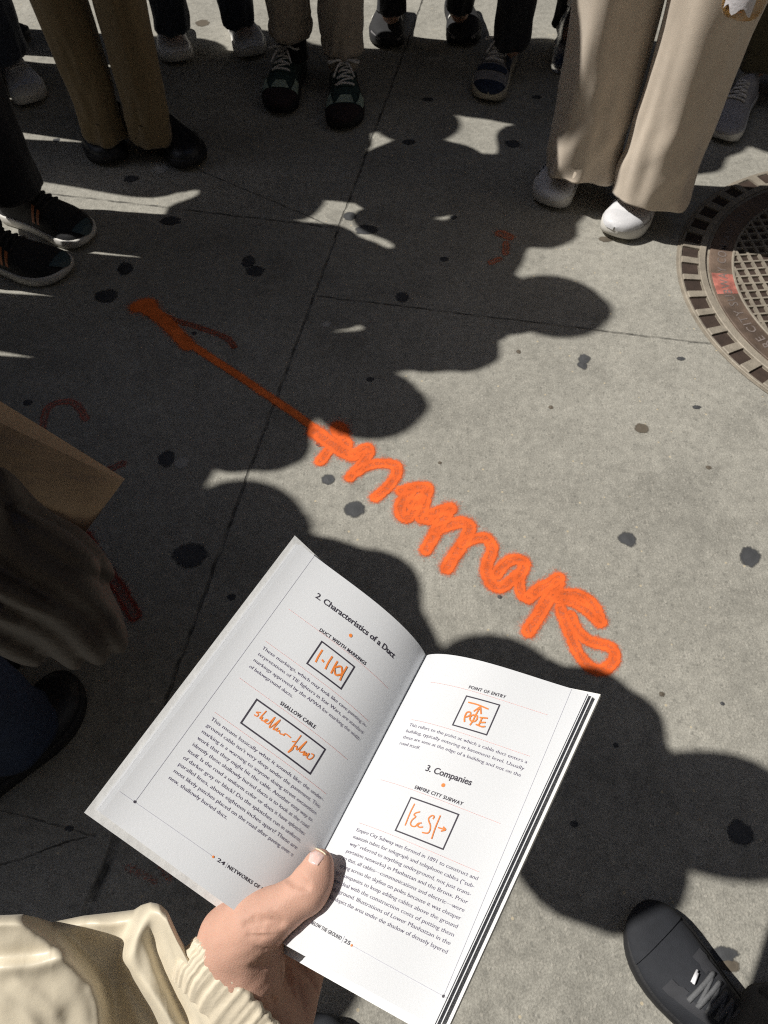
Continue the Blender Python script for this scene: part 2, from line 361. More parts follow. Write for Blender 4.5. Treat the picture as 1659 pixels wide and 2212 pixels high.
paint('paint_mark', [([(215, 1025), (265, 1002)], 20)], (0.45, 0.09, 0.06), 'dull red paint dash at the tip of the paper bag', 'graffiti', fade=0.5, z=0.0013)
paint('paint_mark', [([(185, 1160), (215, 1215), (260, 1275), (290, 1330)], 34)], (0.35, 0.05, 0.03), 'dark red paint stripe running beside the brown sleeve', 'graffiti', fade=0.62, z=0.0013)
paint('paint_mark', [([(275, 1875), (310, 1890), (335, 1905)], 16), ([(345, 1865), (368, 1900)], 16)], (0.55, 0.10, 0.04), 'broken orange red specks near the lower left corner of the book', 'graffiti', fade=0.34, z=0.0013)
#@@PART2
# ------------------------------------------------------------------ text
def text_mesh(s, size=1.0, bold=0.0, space=1.0, shear=0.0):
    cu = bpy.data.curves.new('text', 'FONT'); cu.body = s; cu.size = size; cu.offset = bold; cu.space_character = space; cu.shear = shear; cu.resolution_u = 3
    ob = bpy.data.objects.new('text', cu); C.objects.link(ob); bpy.context.view_layer.update()
    dg = bpy.context.evaluated_depsgraph_get(); me = bpy.data.meshes.new_from_object(ob.evaluated_get(dg))
    v = np.array([tuple(p.co) for p in me.vertices]); f = [tuple(p.vertices) for p in me.polygons]
    bpy.data.objects.remove(ob); bpy.data.curves.remove(cu); bpy.data.meshes.remove(me)
    return v, f
# ------------------------------------------------------------------ manhole
MC = (1.233, 1.409); MR = 0.446
rust = mat('iron_rust', (0.050, 0.033, 0.025), 0.75, 0.35, 50, 0.5, 300, metal=0.15)
worn = mat('iron_worn', (0.29, 0.255, 0.205), 0.62, 0.25, 60, 0.5, 300, metal=0.1)
wornp = mat('iron_plum', (0.20, 0.165, 0.150), 0.6, 0.25, 60, 0.5, 300, metal=0.1)
man = empty('manhole', (MC[0], MC[1], 0)); tag(man, 'round iron manhole with lettered rim and square grid, cut off by the right edge', 'manhole')
def ringmesh(r0, r1, z0, z1, n=180, cx=MC[0], cy=MC[1], a0=0, a1=2 * math.pi, bev=0.0015):
    m = MB(); full = abs(a1 - a0 - 2 * math.pi) < 1e-6; k = n if full else n + 1
    prof = [(r0, z0), (r0, z1 - bev), (r0 + bev, z1), (r1 - bev, z1), (r1, z1 - bev), (r1, z0)]
    Rg = [[(cx + math.cos(a) * r, cy + math.sin(a) * r, z) for r, z in prof] for a in (a0 + (a1 - a0) * i / n for i in range(k))]
    if full: Rg.append(Rg[0])
    m.rings(Rg, not full, not full); return m
def disc(r, z, n=96):
    m = MB(); m.add([(MC[0] + math.cos(2 * math.pi * i / n) * r, MC[1] + math.sin(2 * math.pi * i / n) * r, z) for i in range(n)], [tuple(range(n))]); return m
base = disc(0.521, 0.0022); o = base.build('frame_bed', worn, man, False)
fr = ringmesh(0.452, 0.468, 0.0, 0.010); q = ringmesh(0.508, 0.5145, 0.0, 0.0055); fr.add(q.v, q.f)
nb = 50
for i in range(nb):
    a0 = 2 * math.pi * (i + 0.14 * random.uniform(.4, 1.3)) / nb; a1 = 2 * math.pi * (i + 0.42) / nb
    q = ringmesh(0.466, 0.5095, 0.0, 0.0085, n=4, a0=a0 - 0.006, a1=a1, bev=0.002); fr.add(q.v, q.f)
fr.build('frame', worn, man, False)
pk = MB()
q = ringmesh(0.469, 0.507, 0.0, 0.0035, n=180); q.build('frame_recess', rust, man, False)
cv = ringmesh(0.385, 0.442, 0.0, 0.0065); cv.build('cover_rim', mat('iron_rim', (0.17, 0.12, 0.09), 0.65, 0.5, 22, 0.5, 260, metal=0.1), man, False)
disc(0.388, 0.0028).build('cover_plate', rust, man, False)
gr = MB(); ga = R(5); pitch = 0.0262
q = ringmesh(0.383, 0.3895, 0.0, 0.0095); gr.add(q.v, q.f)
for ax in (0, 1):
    for i in range(-15, 16):
        d = i * pitch
        if abs(d) > 0.38: continue
        hl = math.sqrt(0.384 ** 2 - d * d); wd = 0.0036 if ax else 0.0034; zt_ = 0.0088 if ax else 0.0080
        v = []
        for s in (-1, 1):
            for (e, zz) in ((-wd, 0.002), (-wd * .75, zt_), (wd * .75, zt_), (wd, 0.002)):
                x, y = (s * hl, d + e) if ax == 0 else (d + e, s * hl)
                v.append((MC[0] + x * math.cos(ga) - y * math.sin(ga), MC[1] + x * math.sin(ga) + y * math.cos(ga), zz))
        gr.add(v, [(0, 1, 5, 4), (1, 2, 6, 5), (2, 3, 7, 6), (3, 2, 1, 0), (4, 5, 6, 7)])
gr.build('grid', worn, man, False)
v, f = text_mesh('EMPIRE CITY SUBWAY COMPANY LTD', 0.030, 0.0002, 1.2)
wd_ = v[:, 0].max(); 
for k in range(2):
    P = []; lt = MB()
    for x, y, z in v:
        th = R(218) - math.pi * k - x / 0.405; r = 0.403 + y
        P.append((MC[0] + math.cos(th) * r, MC[1] + math.sin(th) * r, 0.0072))
    lt.add(P, f)
    lt.build('lettering', wornp, man, False)
pm = MB()
for a, b, c in ((172, 182, 0), ):
    q = ringmesh(0.386, 0.440, 0.0, 0.0071, n=10, a0=R(a), a1=R(b)); pm.add(q.v, q.f)
pm.build('paint_patch', mat('pink_paint', (0.46, 0.16, 0.125), 0.7, 0.5, 60, 0.3), man, False)
# ------------------------------------------------------------------ book
BH, BW = 0.178, 0.112
_o = [(920, 1417, .4621), (600, 2032, .3838), (650, 1177, .4603), (218, 1757, .3820), (1270, 1497, .4117), (937, 2217, .3334)]
def cc(x, y, Z): return np.array(((x - 829.5) / F * Z, (y - 1106) / F * Z, Z))
bT, bB, bLT, bLB, bRT, bRB = [cc(*q) for q in _o]
def bnorm(s):
    O = bLT if s == 'L' else bRT; n = np.cross(O - bT, bB - bT); n /= np.linalg.norm(n); return -n if n[2] > 0 else n
BN = {'L': bnorm('L'), 'R': bnorm('R')}
def PS(s, u, v, off=0.0, flat=1.0):
    O, OB = (bLT, bLB) if s == 'L' else (bRT, bRB)
    A = bT + (bB - bT) * v; E_ = O + (OB - O) * v; uu = min(max(u, 0.0), 1.0)
    b = (.0117 if s == 'L' else .0105) * (uu ** .8 * (1 - uu) ** 1.7) / .209 * flat
    b += 0.0009 * math.sin(v * 5 + (1 if s == 'L' else 2.4)) * uu * (1 - uu) * 4 * flat
    return A + (E_ - A) * u + BN[s] * (b + off)
def PW_(s, u, v, off=0.0, flat=1.0): return cw(*PS(s, u, v, off, flat))
paper = mat('page_paper', (0.72, 0.735, 0.76), 0.55, 0.02, 30, 0.04, 900, spec=0.35)
_nt = paper.node_tree; _b = _nt.nodes['Principled BSDF']; _tr = _nt.nodes.new('ShaderNodeBsdfTranslucent'); _tr.inputs[0].default_value = (.85, .83, .78, 1)
_ms = _nt.nodes.new('ShaderNodeMixShader'); _ms.inputs[0].default_value = 0.12
_ou = [n for n in _nt.nodes if n.type == 'OUTPUT_MATERIAL'][0]
_nt.links.new(_b.outputs[0], _ms.inputs[1]); _nt.links.new(_tr.outputs[0], _ms.inputs[2]); _nt.links.new(_ms.outputs[0], _ou.inputs[0])
edge_m = mat('page_edges', (0.72, 0.72, 0.74), 0.8, 0.10, 300, 0.5, 1500)
_nt = edge_m.node_tree; _b = _nt.nodes['Principled BSDF']; _tr = _nt.nodes.new('ShaderNodeBsdfTranslucent'); _tr.inputs[0].default_value = (.8, .8, .8, 1)
_ms = _nt.nodes.new('ShaderNodeMixShader'); _ms.inputs[0].default_value = 0.35
_ou = [n for n in _nt.nodes if n.type == 'OUTPUT_MATERIAL'][0]
_nt.links.new(_b.outputs[0], _ms.inputs[1]); _nt.links.new(_tr.outputs[0], _ms.inputs[2]); _nt.links.new(_ms.outputs[0], _ou.inputs[0])
cover_m = mat('cover_board', (0.74, 0.74, 0.73), 0.35, 0.06, 40, 0.25, 160, coat=0.3)
ink = mat('ink_black', (0.030, 0.024, 0.040), 0.6, 0.1, 400, 0)
ink_t = mat('ink_text', (0.12, 0.10, 0.165), 0.6, 0.1, 400, 0)
ink_o = mat('ink_orange', (0.78, 0.22, 0.035), 0.6, 0.08, 200, 0)
ink_d = mat('ink_dots', (0.72, 0.42, 0.40), 0.7, 0.1, 200, 0)
ink_l = mat('ink_rule', (0.50, 0.50, 0.56), 0.7, 0.05, 200, 0)
book = empty('open_book', pz(760, 1725, .42)); tag(book, 'open hardcover book with printed pages held up by a thumb over its spine', 'book')
def sheet(s, off0, u1, v0, v1, flat=1.0, nu=60, nv=40, off1=None):
    return [[PW_(s, u1 * i / nu, v0 + (v1 - v0) * j / nv, off0 + ((off1 if off1 is not None else off0) - off0) * i / nu, flat) for j in range(nv + 1)] for i in range(nu + 1)]
TH = {'L': 0.0050, 'R': 0.0062}
pages = {}
for s in 'LR':
    m = MB(); P = sheet(s, 0, 1.0, 0, 1); Q = sheet(s, -0.00012, 1.0, 0, 1)
    m.grid(P); k = len(m.v); m.grid([r[::-1] for r in Q])
    pg = m.build('page', paper, book); pages[s] = pg
    # leaves under the top one, each slightly fanned out
    for li, (du, dn, dv) in enumerate(((0.012, 0.0014, 0.0), (0.021, 0.0025, 0.001), (0.030, 0.0035, 0.0)) if s == 'L' else ((0.007, 0.0008, 0.001), (0.020, 0.0034, 0.0))):
        m = MB(); P = sheet(s, -0.0004, 1 + du, dv, 1 - dv, 1.0, off1=-dn); m.grid(P); m.grid([r[::-1] for r in sheet(s, -0.0006, 1 + du, dv, 1 - dv, 1.0, off1=-dn - 0.0002)])
        m.build('loose_leaf', paper, book)
    # page block
    m = MB(); t = TH[s]; u1 = 1.022 if s == 'L' else 1.0
    top = sheet(s, -0.0009, u1, 0.002, 0.998, 1.0, off1=-0.0026); bot = sheet(s, -0.012, u1, 0.002, 0.998, 0.0, off1=-t)
    nu, nv = len(top), len(top[0])
    m.grid(top); m.grid([r[::-1] for r in bot])
    K = 7
    def side(a, b): m.grid([[pa.lerp(pb, k / K) for pa, pb in zip(a, b)] for k in range(K + 1)])
    side(top[-1], bot[-1]); side([r[0] for r in top], [r[0] for r in bot]); side([r[-1] for r in bot], [r[-1] for r in top])
    m.build('page_block', edge_m, book, True)
    # cover board, flat under the block
    m = MB(); e = 1.064 if s == 'L' else 1.046; v0, v1 = -0.022, 1.024; n = 10
    def cov(o): return [[PW_(s, -0.03 + (e + 0.03) * i / n, v0 + (v1 - v0) * j / n, (-0.0125 + (-t + 0.0125) * i / n) - o, 0.0) for j in range(n + 1)] for i in range(n + 1)]
    A_, B_ = cov(0.0003), cov(0.0027)
    m.grid(A_); m.grid([r[::-1] for r in B_])
    m.grid([A_[-1], B_[-1]]); m.grid([B_[0], A_[0]]); m.grid([[r[0] for r in B_], [r[0] for r in A_]]); m.grid([[r[-1] for r in A_], [r[-1] for r in B_]])
    m.build('cover', cover_m, book, False)
# spine strip
m = MB(); a = [PW_('L', -0.0, -0.022 + 1.046 * j / 8, -0.0150, 0) for j in range(9)]; b_ = [PW_('R', 0.0, -0.022 + 1.046 * j / 8, -0.0150, 0) for j in range(9)]
a = [p.lerp(q_, -0.6) for p, q_ in zip(a, b_)]; m.tube([p.lerp(q_, .4) for p, q_ in zip(a, b_)], 0.0035, 10); m.build('spine', cover_m, book)
LIFT = 0.00022
def PM(s, u, v, off=0.0):
    T_ = [(0, -.012), (.15, -.025), (.33, -.033), (.5, -.031), (.65, -.024), (.85, -.0107), (.9, -.0064), (1, 0)] if s == 'L' else [(0, -.008), (.17, -.0122), (.4, -.0136), (.66, -.0105), (.87, -.004), (.913, -.0025), (1, 0)]
    return PW_(s, u + lerp_tab(T_, u), v - .0016, off)
def stroke(m, s, pts, wd, off=LIFT, sm=True):
    P = spline([(x, y, 0) for x, y in pts], 5) if (sm and len(pts) > 2) else [Vector((x, y, 0)) for x, y in pts]
    n = len(P); A_ = []
    for i, p in enumerate(P):
        d = (P[min(i + 1, n - 1)] - P[max(i - 1, 0)]); dx, dy = d.x * BW, d.y * BH; l = math.hypot(dx, dy) or 1
        nx, ny = -dy / l * wd / 2 / BW, dx / l * wd / 2 / BH
        ex = 0
        if i == 0: ex = -0.35
        if i == n - 1: ex = 0.35
        cx, cy = p.x + dx / l * wd * ex / BW, p.y + dy / l * wd * ex / BH
        A_.append([PM(s, cx + nx, cy + ny, off), PM(s, cx - nx, cy - ny, off)])
    m.grid(A_)
def dots(m, s, a, b, n, r):
    for i in range(n):
        t0 = i / n; t1 = (i + 0.55) / n
        stroke(m, s, [(a[0] + (b[0] - a[0]) * t, a[1] + (b[1] - a[1]) * t) for t in (t0, t1)], r, sm=False)
def blob(m, s, c, r, n=14):
    m.add([PM(s, c[0] + math.cos(2 * math.pi * i / n) * r / BW, c[1] + math.sin(2 * math.pi * i / n) * r / BH, LIFT * 1.3) for i in range(n)], [tuple(range(n))])
def line_text(m, s, txt, p0, p1, capm, bold=0.0, space=1.0, shear=0.0, target=None):
    """baseline from p0 to p1 (page coordinates), glyph height capm metres"""
    v, f = text_mesh(txt, 1.0, bold, space, shear)
    x0, x1 = v[:, 0].min(), v[:, 0].max(); sx = 1.0 / (x1 - x0); P = []
    du, dv = p1[0] - p0[0], p1[1] - p0[1]
    for x, y, _ in v:
        t = (x - x0) * sx; P.append(PM(s, p0[0] + du * t, p0[1] + dv * t - y * capm / 0.73 / BH, LIFT))
    m.add(P, [q[::-1] for q in f] if s == 'L' else f)
def run(s, txt, p0, p1, cap, bold, m, **k): line_text(m, s, txt, p0, p1, cap, bold, **k)
PIECES = []
class Many:                      # hands out a fresh mesh for every paragraph, heading, rule or dot
    def __init__(s, name, m): s.name = name; s.m = m
    def __getitem__(s, side):
        b = MB(); PIECES.append((s.name, s.m, side, b)); return b
tx = Many('paragraph', ink_t); hd = Many('small_heading', ink); og = Many('orange_dot', ink_o); dt = Many('dotted_rule', ink_d); rl = Many('margin_rule', ink_l); hx = Many('heading', ink)
run('L', '2. Characteristics of a Duct', (.7718, .118), (.219, .1126), .0036, .018, hx['L'])
run('L', 'DUCT WIDTH MARKINGS', (.6555, .2025), (.3476, .1985), .0021, .020, hd['L'], space=1.12)
run('L', 'SHALLOW CABLE', (.6184, .4665), (.4063, .4626), .0021, .020, hd['L'], space=1.12)
run('R', 'POINT OF ENTRY', (.4128, .1065), (.6238, .103), .0020, .020, hd['R'], space=1.12)
run('R', '3. Companies', (.3995, .4045), (.6589, .399), .0037, .018, hx['R'])
run('R', 'EMPIRE CITY SUBWAY', (.3908, .467), (.6653, .4634), .0020, .020, hd['R'], space=1.12)
run('L', '24', (.4784, .9262), (.440, .925), .0018, .018, hd['L'], space=1.1)
run('L', 'NETWORKS OF NEW YORK', (.422, .925), (.10, .917), .0018, .010, hd['L'], space=1.1)
run('R', 'BELOW THE GROUND', (.2056, .9236), (.413, .9262), .0018, .010, hd['R'], space=1.1)
run('R', '25', (.432, .9266), (.4681, .9273), .0018, .018, hd['R'], space=1.1)
stroke(rl['L'], 'L', [(.431, .928), (.431, .913)], .0002); stroke(rl['R'], 'R', [(.423, .930), (.423, .913)], .0002)
CAPB = 0.00205
def block(s, lines, a, b, c, lastu):
    n = len(lines); para = tx[s]
    for i, ln in enumerate(lines):
        t = i / (n - 1); l0 = (a[0] + (c[0] - a[0]) * t, a[1] + (c[1] - a[1]) * t); l1 = (b[0] + (c[0] - a[0]) * t, b[1] + (c[1] - a[1]) * t)
        if i == n - 1: l1 = (lastu, l0[1] + (l1[1] - l0[1]) * abs((lastu - l0[0]) / (l1[0] - l0[0])))
        run(s, ln, l0, l1, CAPB, -0.006, para)
block('L', ['These markings, which may look like cave painting in-', 'terpretations of TIE fighters in Star Wars, are standard', 'markings approved by the APWA for marking the width', 'of belowground ducts.'],
      (.846, .3605), (.1602, .3526), (.845, .4315), .5852)
block('L', ['This means basically what it sounds like: the under-', 'ground cable isn’t very deep under the pavement. This', 'marking is a warning to anyone doing street excavation', 'work that they might hit the cable. Another easy way to',
            'identify these shallowly buried ducts is to look at the road', 'itself. Is the road a uniform color or does it have splotches', 'of darker gray or black? Do the splotches run in uniform,', 'parallel lines, about eighteen inches apart? These are',
            'most likely patches placed on the road after paving over a', 'new, shallowly buried duct.'], (.8505, .626), (.173, .618), (.8515, .8273), .5384)
block('R', ['This refers to the point at which a cable duct enters a', 'building, typically entering at basement level. Usually', 'these are seen at the edge of a building and not on the', 'road itself.'],
      (.1734, .2806), (.8678, .2777), (.1722, .3477), .3095)
block('R', ['Empire City Subway was formed in 1891 to construct and', 'maintain tubes for telegraph and telephone cables (“sub-', 'way” referred to anything underground, not just trans-', 'portation networks) in Manhattan and the Bronx. Prior',
            'to that, all cables—communications and electric—were', 'strung across the skyline on poles because it was cheaper', 'for companies to keep adding cables above the ground', 'than deal with the construction costs of putting them',
            'underground. Illustrations of Lower Manhattan in the', '1880s depict the area under the shadow of densely layered'], (.1841, .6435), (.8921, .6394), (.2000, .8440), .9106)
for s, a, b in (('L', (.8496, .204), (.1518, .202)), ('L', (.8528, .334), (.1599, .331)), ('L', (.8515, .475), (.1637, .4705)), ('L', (.8524, .601), (.1731, .5943)),
                ('R', (.1698, .1139), (.862, .110)), ('R', (.1696, .2569), (.8701, .253)), ('R', (.1702, .4732), (.8798, .4709)), ('R', (.1774, .6179), (.8879, .6165))):
    dots(dt[s], s, a, b, 62, .00028)
stroke(rl['L'], 'L', [(.9042, .004), (.908, .5), (.9118, .9278)], .00022); stroke(rl['L'], 'L', [(.993, .9297), (.75, .926), (.51, .9228)], .00022)
stroke(rl['R'], 'R', [(.915, .004), (.948, .5), (.9817, .9317)], .00022); stroke(rl['R'], 'R', [(.49, .925), (.75, .929), (.999, .9319)], .00022)
blob(hd['L'], 'L', (.9118, .9278), .0007); blob(hd['R'], 'R', (.9817, .9317), .0007)
for s, c, r in (('L', (.5014, .1503), .0011), ('R', (.5272, .4274), .0011), ('L', (.5004, .9228), .0006), ('R', (.4792, .925), .0006)): blob(og[s], s, c, r)
def frame(s, q, wd):
    m = MB()
    ctr = (sum(p[0] for p in q) / 4, sum(p[1] for p in q) / 4)
    def ins(p, k): return (p[0] + (k if p[0] < ctr[0] else -k) / BW, p[1] + (k if p[1] < ctr[1] else -k) / BH)
    A_ = [[p for p in q], [ins(p, wd) for p in q]]
    for i in range(4):
        j = (i + 1) % 4
        m.grid([[PM(s, *[A_[r][i][k] * (1 - t / 10) + A_[r][j][k] * t / 10 for k in (0, 1)], LIFT) for t in range(11)] for r in (0, 1)])
    return m
FR = [('L', [(.6165, .2235), (.3905, .2235), (.3915, .3130), (.6190, .3150)], .00085), ('L', [(.7274, .4940), (.2997, .4890), (.3035, .5800), (.7270, .5830)], .00085),
      ('R', [(.4195, .1318), (.6154, .1273), (.6215, .2370), (.4215, .2415)], .00075), ('R', [(.3935, .4934), (.6718, .4890), (.6787, .6005), (.4000, .6035)], .00075)]
for s, q, wd in FR: frame(s, q, wd).build('picture_frame', ink, pages[s], False)
def fillbox(s, q):
    pass
D = {'a': ('L', .00105, [[[0.5863, 0.2487], [0.586, 0.2717], [0.5824, 0.2909]], [[0.5584, 0.2742], [0.5495, 0.2759]], [[0.5253, 0.2461], [0.5256, 0.27], [0.5212, 0.2902]],
      [[0.4889, 0.2483], [0.4881, 0.2688], [0.4843, 0.2898]], [[0.4846, 0.2686], [0.4575, 0.2534], [0.434, 0.2686]], [[0.4843, 0.2713], [0.4593, 0.2857], [0.4343, 0.273]], [[0.4302, 0.2425], [0.4293, 0.2707], [0.425, 0.29]]]),
 'b': ('L', .00062, [[[0.674, 0.5214], [0.691, 0.528], [0.6776, 0.5293], [0.678, 0.5368], [0.6919, 0.5382]],
   [[0.6553, 0.5084], [0.6622, 0.537], [0.6537, 0.529], [0.6507, 0.5381], [0.6313, 0.5337], [0.625, 0.5267], [0.6336, 0.5284], [0.6333, 0.5366], [0.6152, 0.5358], [0.6112, 0.5299], [0.6032, 0.5066], [0.6017, 0.5371], [0.5944, 0.539], [0.5746, 0.5037], [0.5803, 0.5359], [0.5742, 0.5384], [0.5625, 0.5281], [0.5648, 0.5374], [0.5538, 0.5346], [0.5506, 0.5311], [0.5399, 0.5377], [0.5264, 0.5339], [0.521, 0.5356], [0.5171, 0.5278], [0.4867, 0.5279]],
   [[0.4476, 0.5043], [0.4506, 0.5246], [0.4555, 0.5552], [0.4596, 0.568], [0.4479, 0.5539], [0.4504, 0.5449], [0.4371, 0.5371], [0.4321, 0.5451], [0.4246, 0.5419], [0.4077, 0.5071], [0.4156, 0.5401], [0.407, 0.5446], [0.3944, 0.5392], [0.3908, 0.5356], [0.3874, 0.5473], [0.3801, 0.5352], [0.3777, 0.5443], [0.365, 0.5318], [0.3654, 0.5452], [0.3498, 0.5456], [0.3394, 0.5342], [0.3424, 0.5264], [0.3538, 0.5281]],
   [[0.4688, 0.5345], [0.4565, 0.5292]]]),
 'c': ('R', .00088, [[[0.4507, 0.1523], [0.5027, 0.151], [0.5641, 0.1538]], [[0.5211, 0.154], [0.5, 0.1748]], [[0.5211, 0.154], [0.5411, 0.1757]], [[0.5211, 0.154], [0.5175, 0.1861], [0.5175, 0.2077], [0.5139, 0.2218]],
   [[0.477, 0.2173], [0.4676, 0.2044], [0.4666, 0.187], [0.4824, 0.1824], [0.4899, 0.1891], [0.4834, 0.1972], [0.4723, 0.2021]], [[0.5065, 0.1884], [0.5239, 0.1861], [0.533, 0.1937], [0.5302, 0.205], [0.5148, 0.2096], [0.4992, 0.2047], [0.4964, 0.1945], [0.506, 0.1878]],
   [[0.5461, 0.1888], [0.5827, 0.1836]], [[0.5564, 0.1873], [0.5572, 0.2126]], [[0.5599, 0.204], [0.5822, 0.1991]], [[0.5442, 0.2147], [0.5742, 0.2156], [0.5901, 0.212]]]),
 'd': ('R', .00072, [[[0.432, 0.5103], [0.4323, 0.5396], [0.4393, 0.577]], [[0.4778, 0.5261], [0.4608, 0.5335], [0.4573, 0.5404], [0.4703, 0.5437], [0.461, 0.5549], [0.4611, 0.567], [0.4745, 0.5724], [0.4913, 0.5695], [0.4982, 0.5589], [0.5119, 0.5543]],
   [[0.505, 0.5574], [0.5005, 0.5644], [0.5142, 0.5674], [0.5284, 0.5634]], [[0.5593, 0.53], [0.5582, 0.5226], [0.5453, 0.5233], [0.5368, 0.5336], [0.5458, 0.5421], [0.5615, 0.5506], [0.5714, 0.5648], [0.5664, 0.5741], [0.5416, 0.578]],
   [[0.586, 0.5147], [0.5902, 0.5499], [0.5988, 0.5836]], [[0.6056, 0.5478], [0.6431, 0.5457]], [[0.6274, 0.5412], [0.6431, 0.5457], [0.6264, 0.5537]]])}
for k, (s, wd, st) in D.items():
    m = MB()
    for i, p in enumerate(st): stroke(m, s, p, wd, LIFT * (1.1 + 0.12 * i))
    m.build('handwritten_mark', ink_o, pages[s], False)
for s in 'LR':
    pass
for nm, mt_, s, b_ in PIECES: b_.build(nm, mt_, pages[s], False)
#@@PART3
# ------------------------------------------------------------------ shoes
def shoe(parent, toe, heel, width=0.105, up=None, sole=None, lace=None, toe_m=None, side_m=None, tongue_m=None, sole_h=0.03, toe_h=0.052, top_h=0.10, flare=0.0,
         laces=5, bow=False, caps=(), left=1, stripes=None, name='shoe', mud=False, length=None):
    """toe, heel: ground points. A sole with rounded edges, an arched upper, laces and overlays"""
    toe = Vector((toe[0], toe[1], 0)); heel = Vector((heel[0], heel[1], 0)); d = (toe - heel); Ln = length or d.length; d.normalize(); rx = Vector((d.y, -d.x, 0))
    org = toe - d * Ln
    def W(x, y, z): return org + rx * x + d * y + Vector((0, 0, z))
    def hw(s):              # s 0 toe .. 1 heel
        k = (1 - (1 - min(s / 0.26, 1)) ** 2.3) ** (1 / 2.3) if s < .26 else 1
        body = lerp_tab([(0, .97), (.26, 1.0), (.36, .98), (.55, .84), (.72, .76), (.9, .76), (1, .76)], s)
        e = (1 - max((s - .88) / .12, 0) ** 2.2) ** (1 / 2.2) if s > .88 else 1
        return width / 2 * k * body * max(e, 0.0)
    def cx(s): return left * width * 0.06 * math.sin(math.pi * min(s, .8) / .8) * -1 + left * width * .05 * (1 - min(s / .3, 1))
    SS = [0.0, .006, .02, .045, .08, .12, .17, .23, .30, .37, .44, .51, .58, .66, .74, .82, .88, .93, .965, .988, 1.0]
    # sole: outline rings
    ol = [(cx(s) + hw(s), Ln * (1 - s)) for s in SS] + [(cx(s) - hw(s), Ln * (1 - s)) for s in SS[-2:0:-1]]
    cxm, cym = 0, Ln * .5
    def ringz(z, g):
        out = []
        for x, y in ol:
            s = 1 - y / Ln; rock = 0.014 * max(0, (0.25 - s) / .25) ** 2
            out.append(W((x - cx(s)) * (1 + g * 2 / width) + cx(s), cym + (y - cym) * (1 + g * 2 / Ln), z + rock * (1 - z / 0.06)))
        return out
    m = MB(); fl = flare
    m.rings([ringz(0.001, -0.004), ringz(0.004, 0.001 + fl), ringz(sole_h * .5, 0.003 + fl), ringz(sole_h * .9, 0.003 + fl * .5), ringz(sole_h, 0.001), ringz(sole_h + .001, -.004)])
    # upper
    def hgt(s):
        a = lerp_tab([(0, .35), (.03, .72), (.08, .90), (.16, 1.0)], s)
        return sole_h - .004 + (lerp_tab([(0, toe_h - sole_h), (.16, toe_h - sole_h), (.3, (toe_h - sole_h) * 1.25), (.42, (top_h - sole_h) * .72), (.55, (top_h - sole_h) * .93), (.62, top_h - sole_h), (1, top_h - sole_h)], s)) * a
    def US(s, th, off=0.0):
        h = hgt(s); wv = hw(s) * 0.985; c = math.cos(th); q = math.sin(th)
        n = 2.6 if s < .35 else 2.2
        x = math.copysign(abs(c) ** (2 / n), c); z = abs(q) ** (2 / n)
        nar = 1 - 0.28 * smoothstep(.35, .6, s) * z
        return W(cx(s) + (wv + off) * x * nar, Ln * (1 - s) + (off * 2 if s < .1 else 0) * (1 - s / .1 if s < .1 else 0), sole_h - .006 + (h - sole_h + .006 + off) * z)
    NT = 18
    u = MB(); u.grid([[US(s, math.pi * j / NT) for j in range(NT + 1)] for s in SS])
    sh = u.build(name, up, parent)
    m.build('sole', sole, sh)
    def patch(nm, mt, s0, s1, t0, t1, off=.0026, ns=16, ntt=20, shape=None):
        p = MB(); g = []
        for i in range(ns + 1):
            k = i / ns; a0, a1 = (t0, t1) if shape is None else shape(k)
            g.append([US(s0 + (s1 - s0) * k, math.pi * (a0 + (a1 - a0) * j / ntt), off) for j in range(ntt + 1)])
        p.grid(g); return p.build(nm, mt, sh)
    for nm, mt, s0, s1, t0, t1, sp_ in caps: patch(nm, mt, s0, s1, t0, t1, shape=sp_)
    if tongue_m: patch('tongue', tongue_m, .38, .68, .36, .64, .003)
    if lace:
        lm = MB()
        for i in range(laces):
            s = .40 + .20 * i / max(laces - 1, 1); w0 = .34 + .01 * i
            lm.tube([US(s, math.pi * (w0 + (1 - 2 * w0) * j / 8), .0042) for j in range(9)], .0034, 8)
            if i < laces - 1: lm.tube([US(s + (.20 / max(laces - 1, 1)) * j / 5, math.pi * (w0 + (1 - 2 * w0) * j / 5), .0035) for j in range(6)], .0026, 8)
        if bow:
            for sgn in (-1, 1):
                c0 = US(.60, math.pi * .5, .012); a = rx * sgn; b = d * 0.5 + Vector((0, 0, .3))
                lm.tube(spline([c0, c0 + a * .018 + d * .012 + Vector((0, 0, .010)), c0 + a * .040 + d * .016 + Vector((0, 0, .004)), c0 + a * .042 - d * .004, c0 + a * .02 - d * .004 + Vector((0, 0, .002)), c0], 4), .0034, 6)
                lm.tube(spline([c0, c0 + a * .016 + d * .025 + Vector((0, 0, .002)), c0 + a * .030 + d * .055 - Vector((0, 0, .016))], 4), .0030, 6)
            lm.tube([c0 - rx * .008, c0 + rx * .008], .007, 8)
        lm.build('laces', lace, sh)
    return sh, US, patch
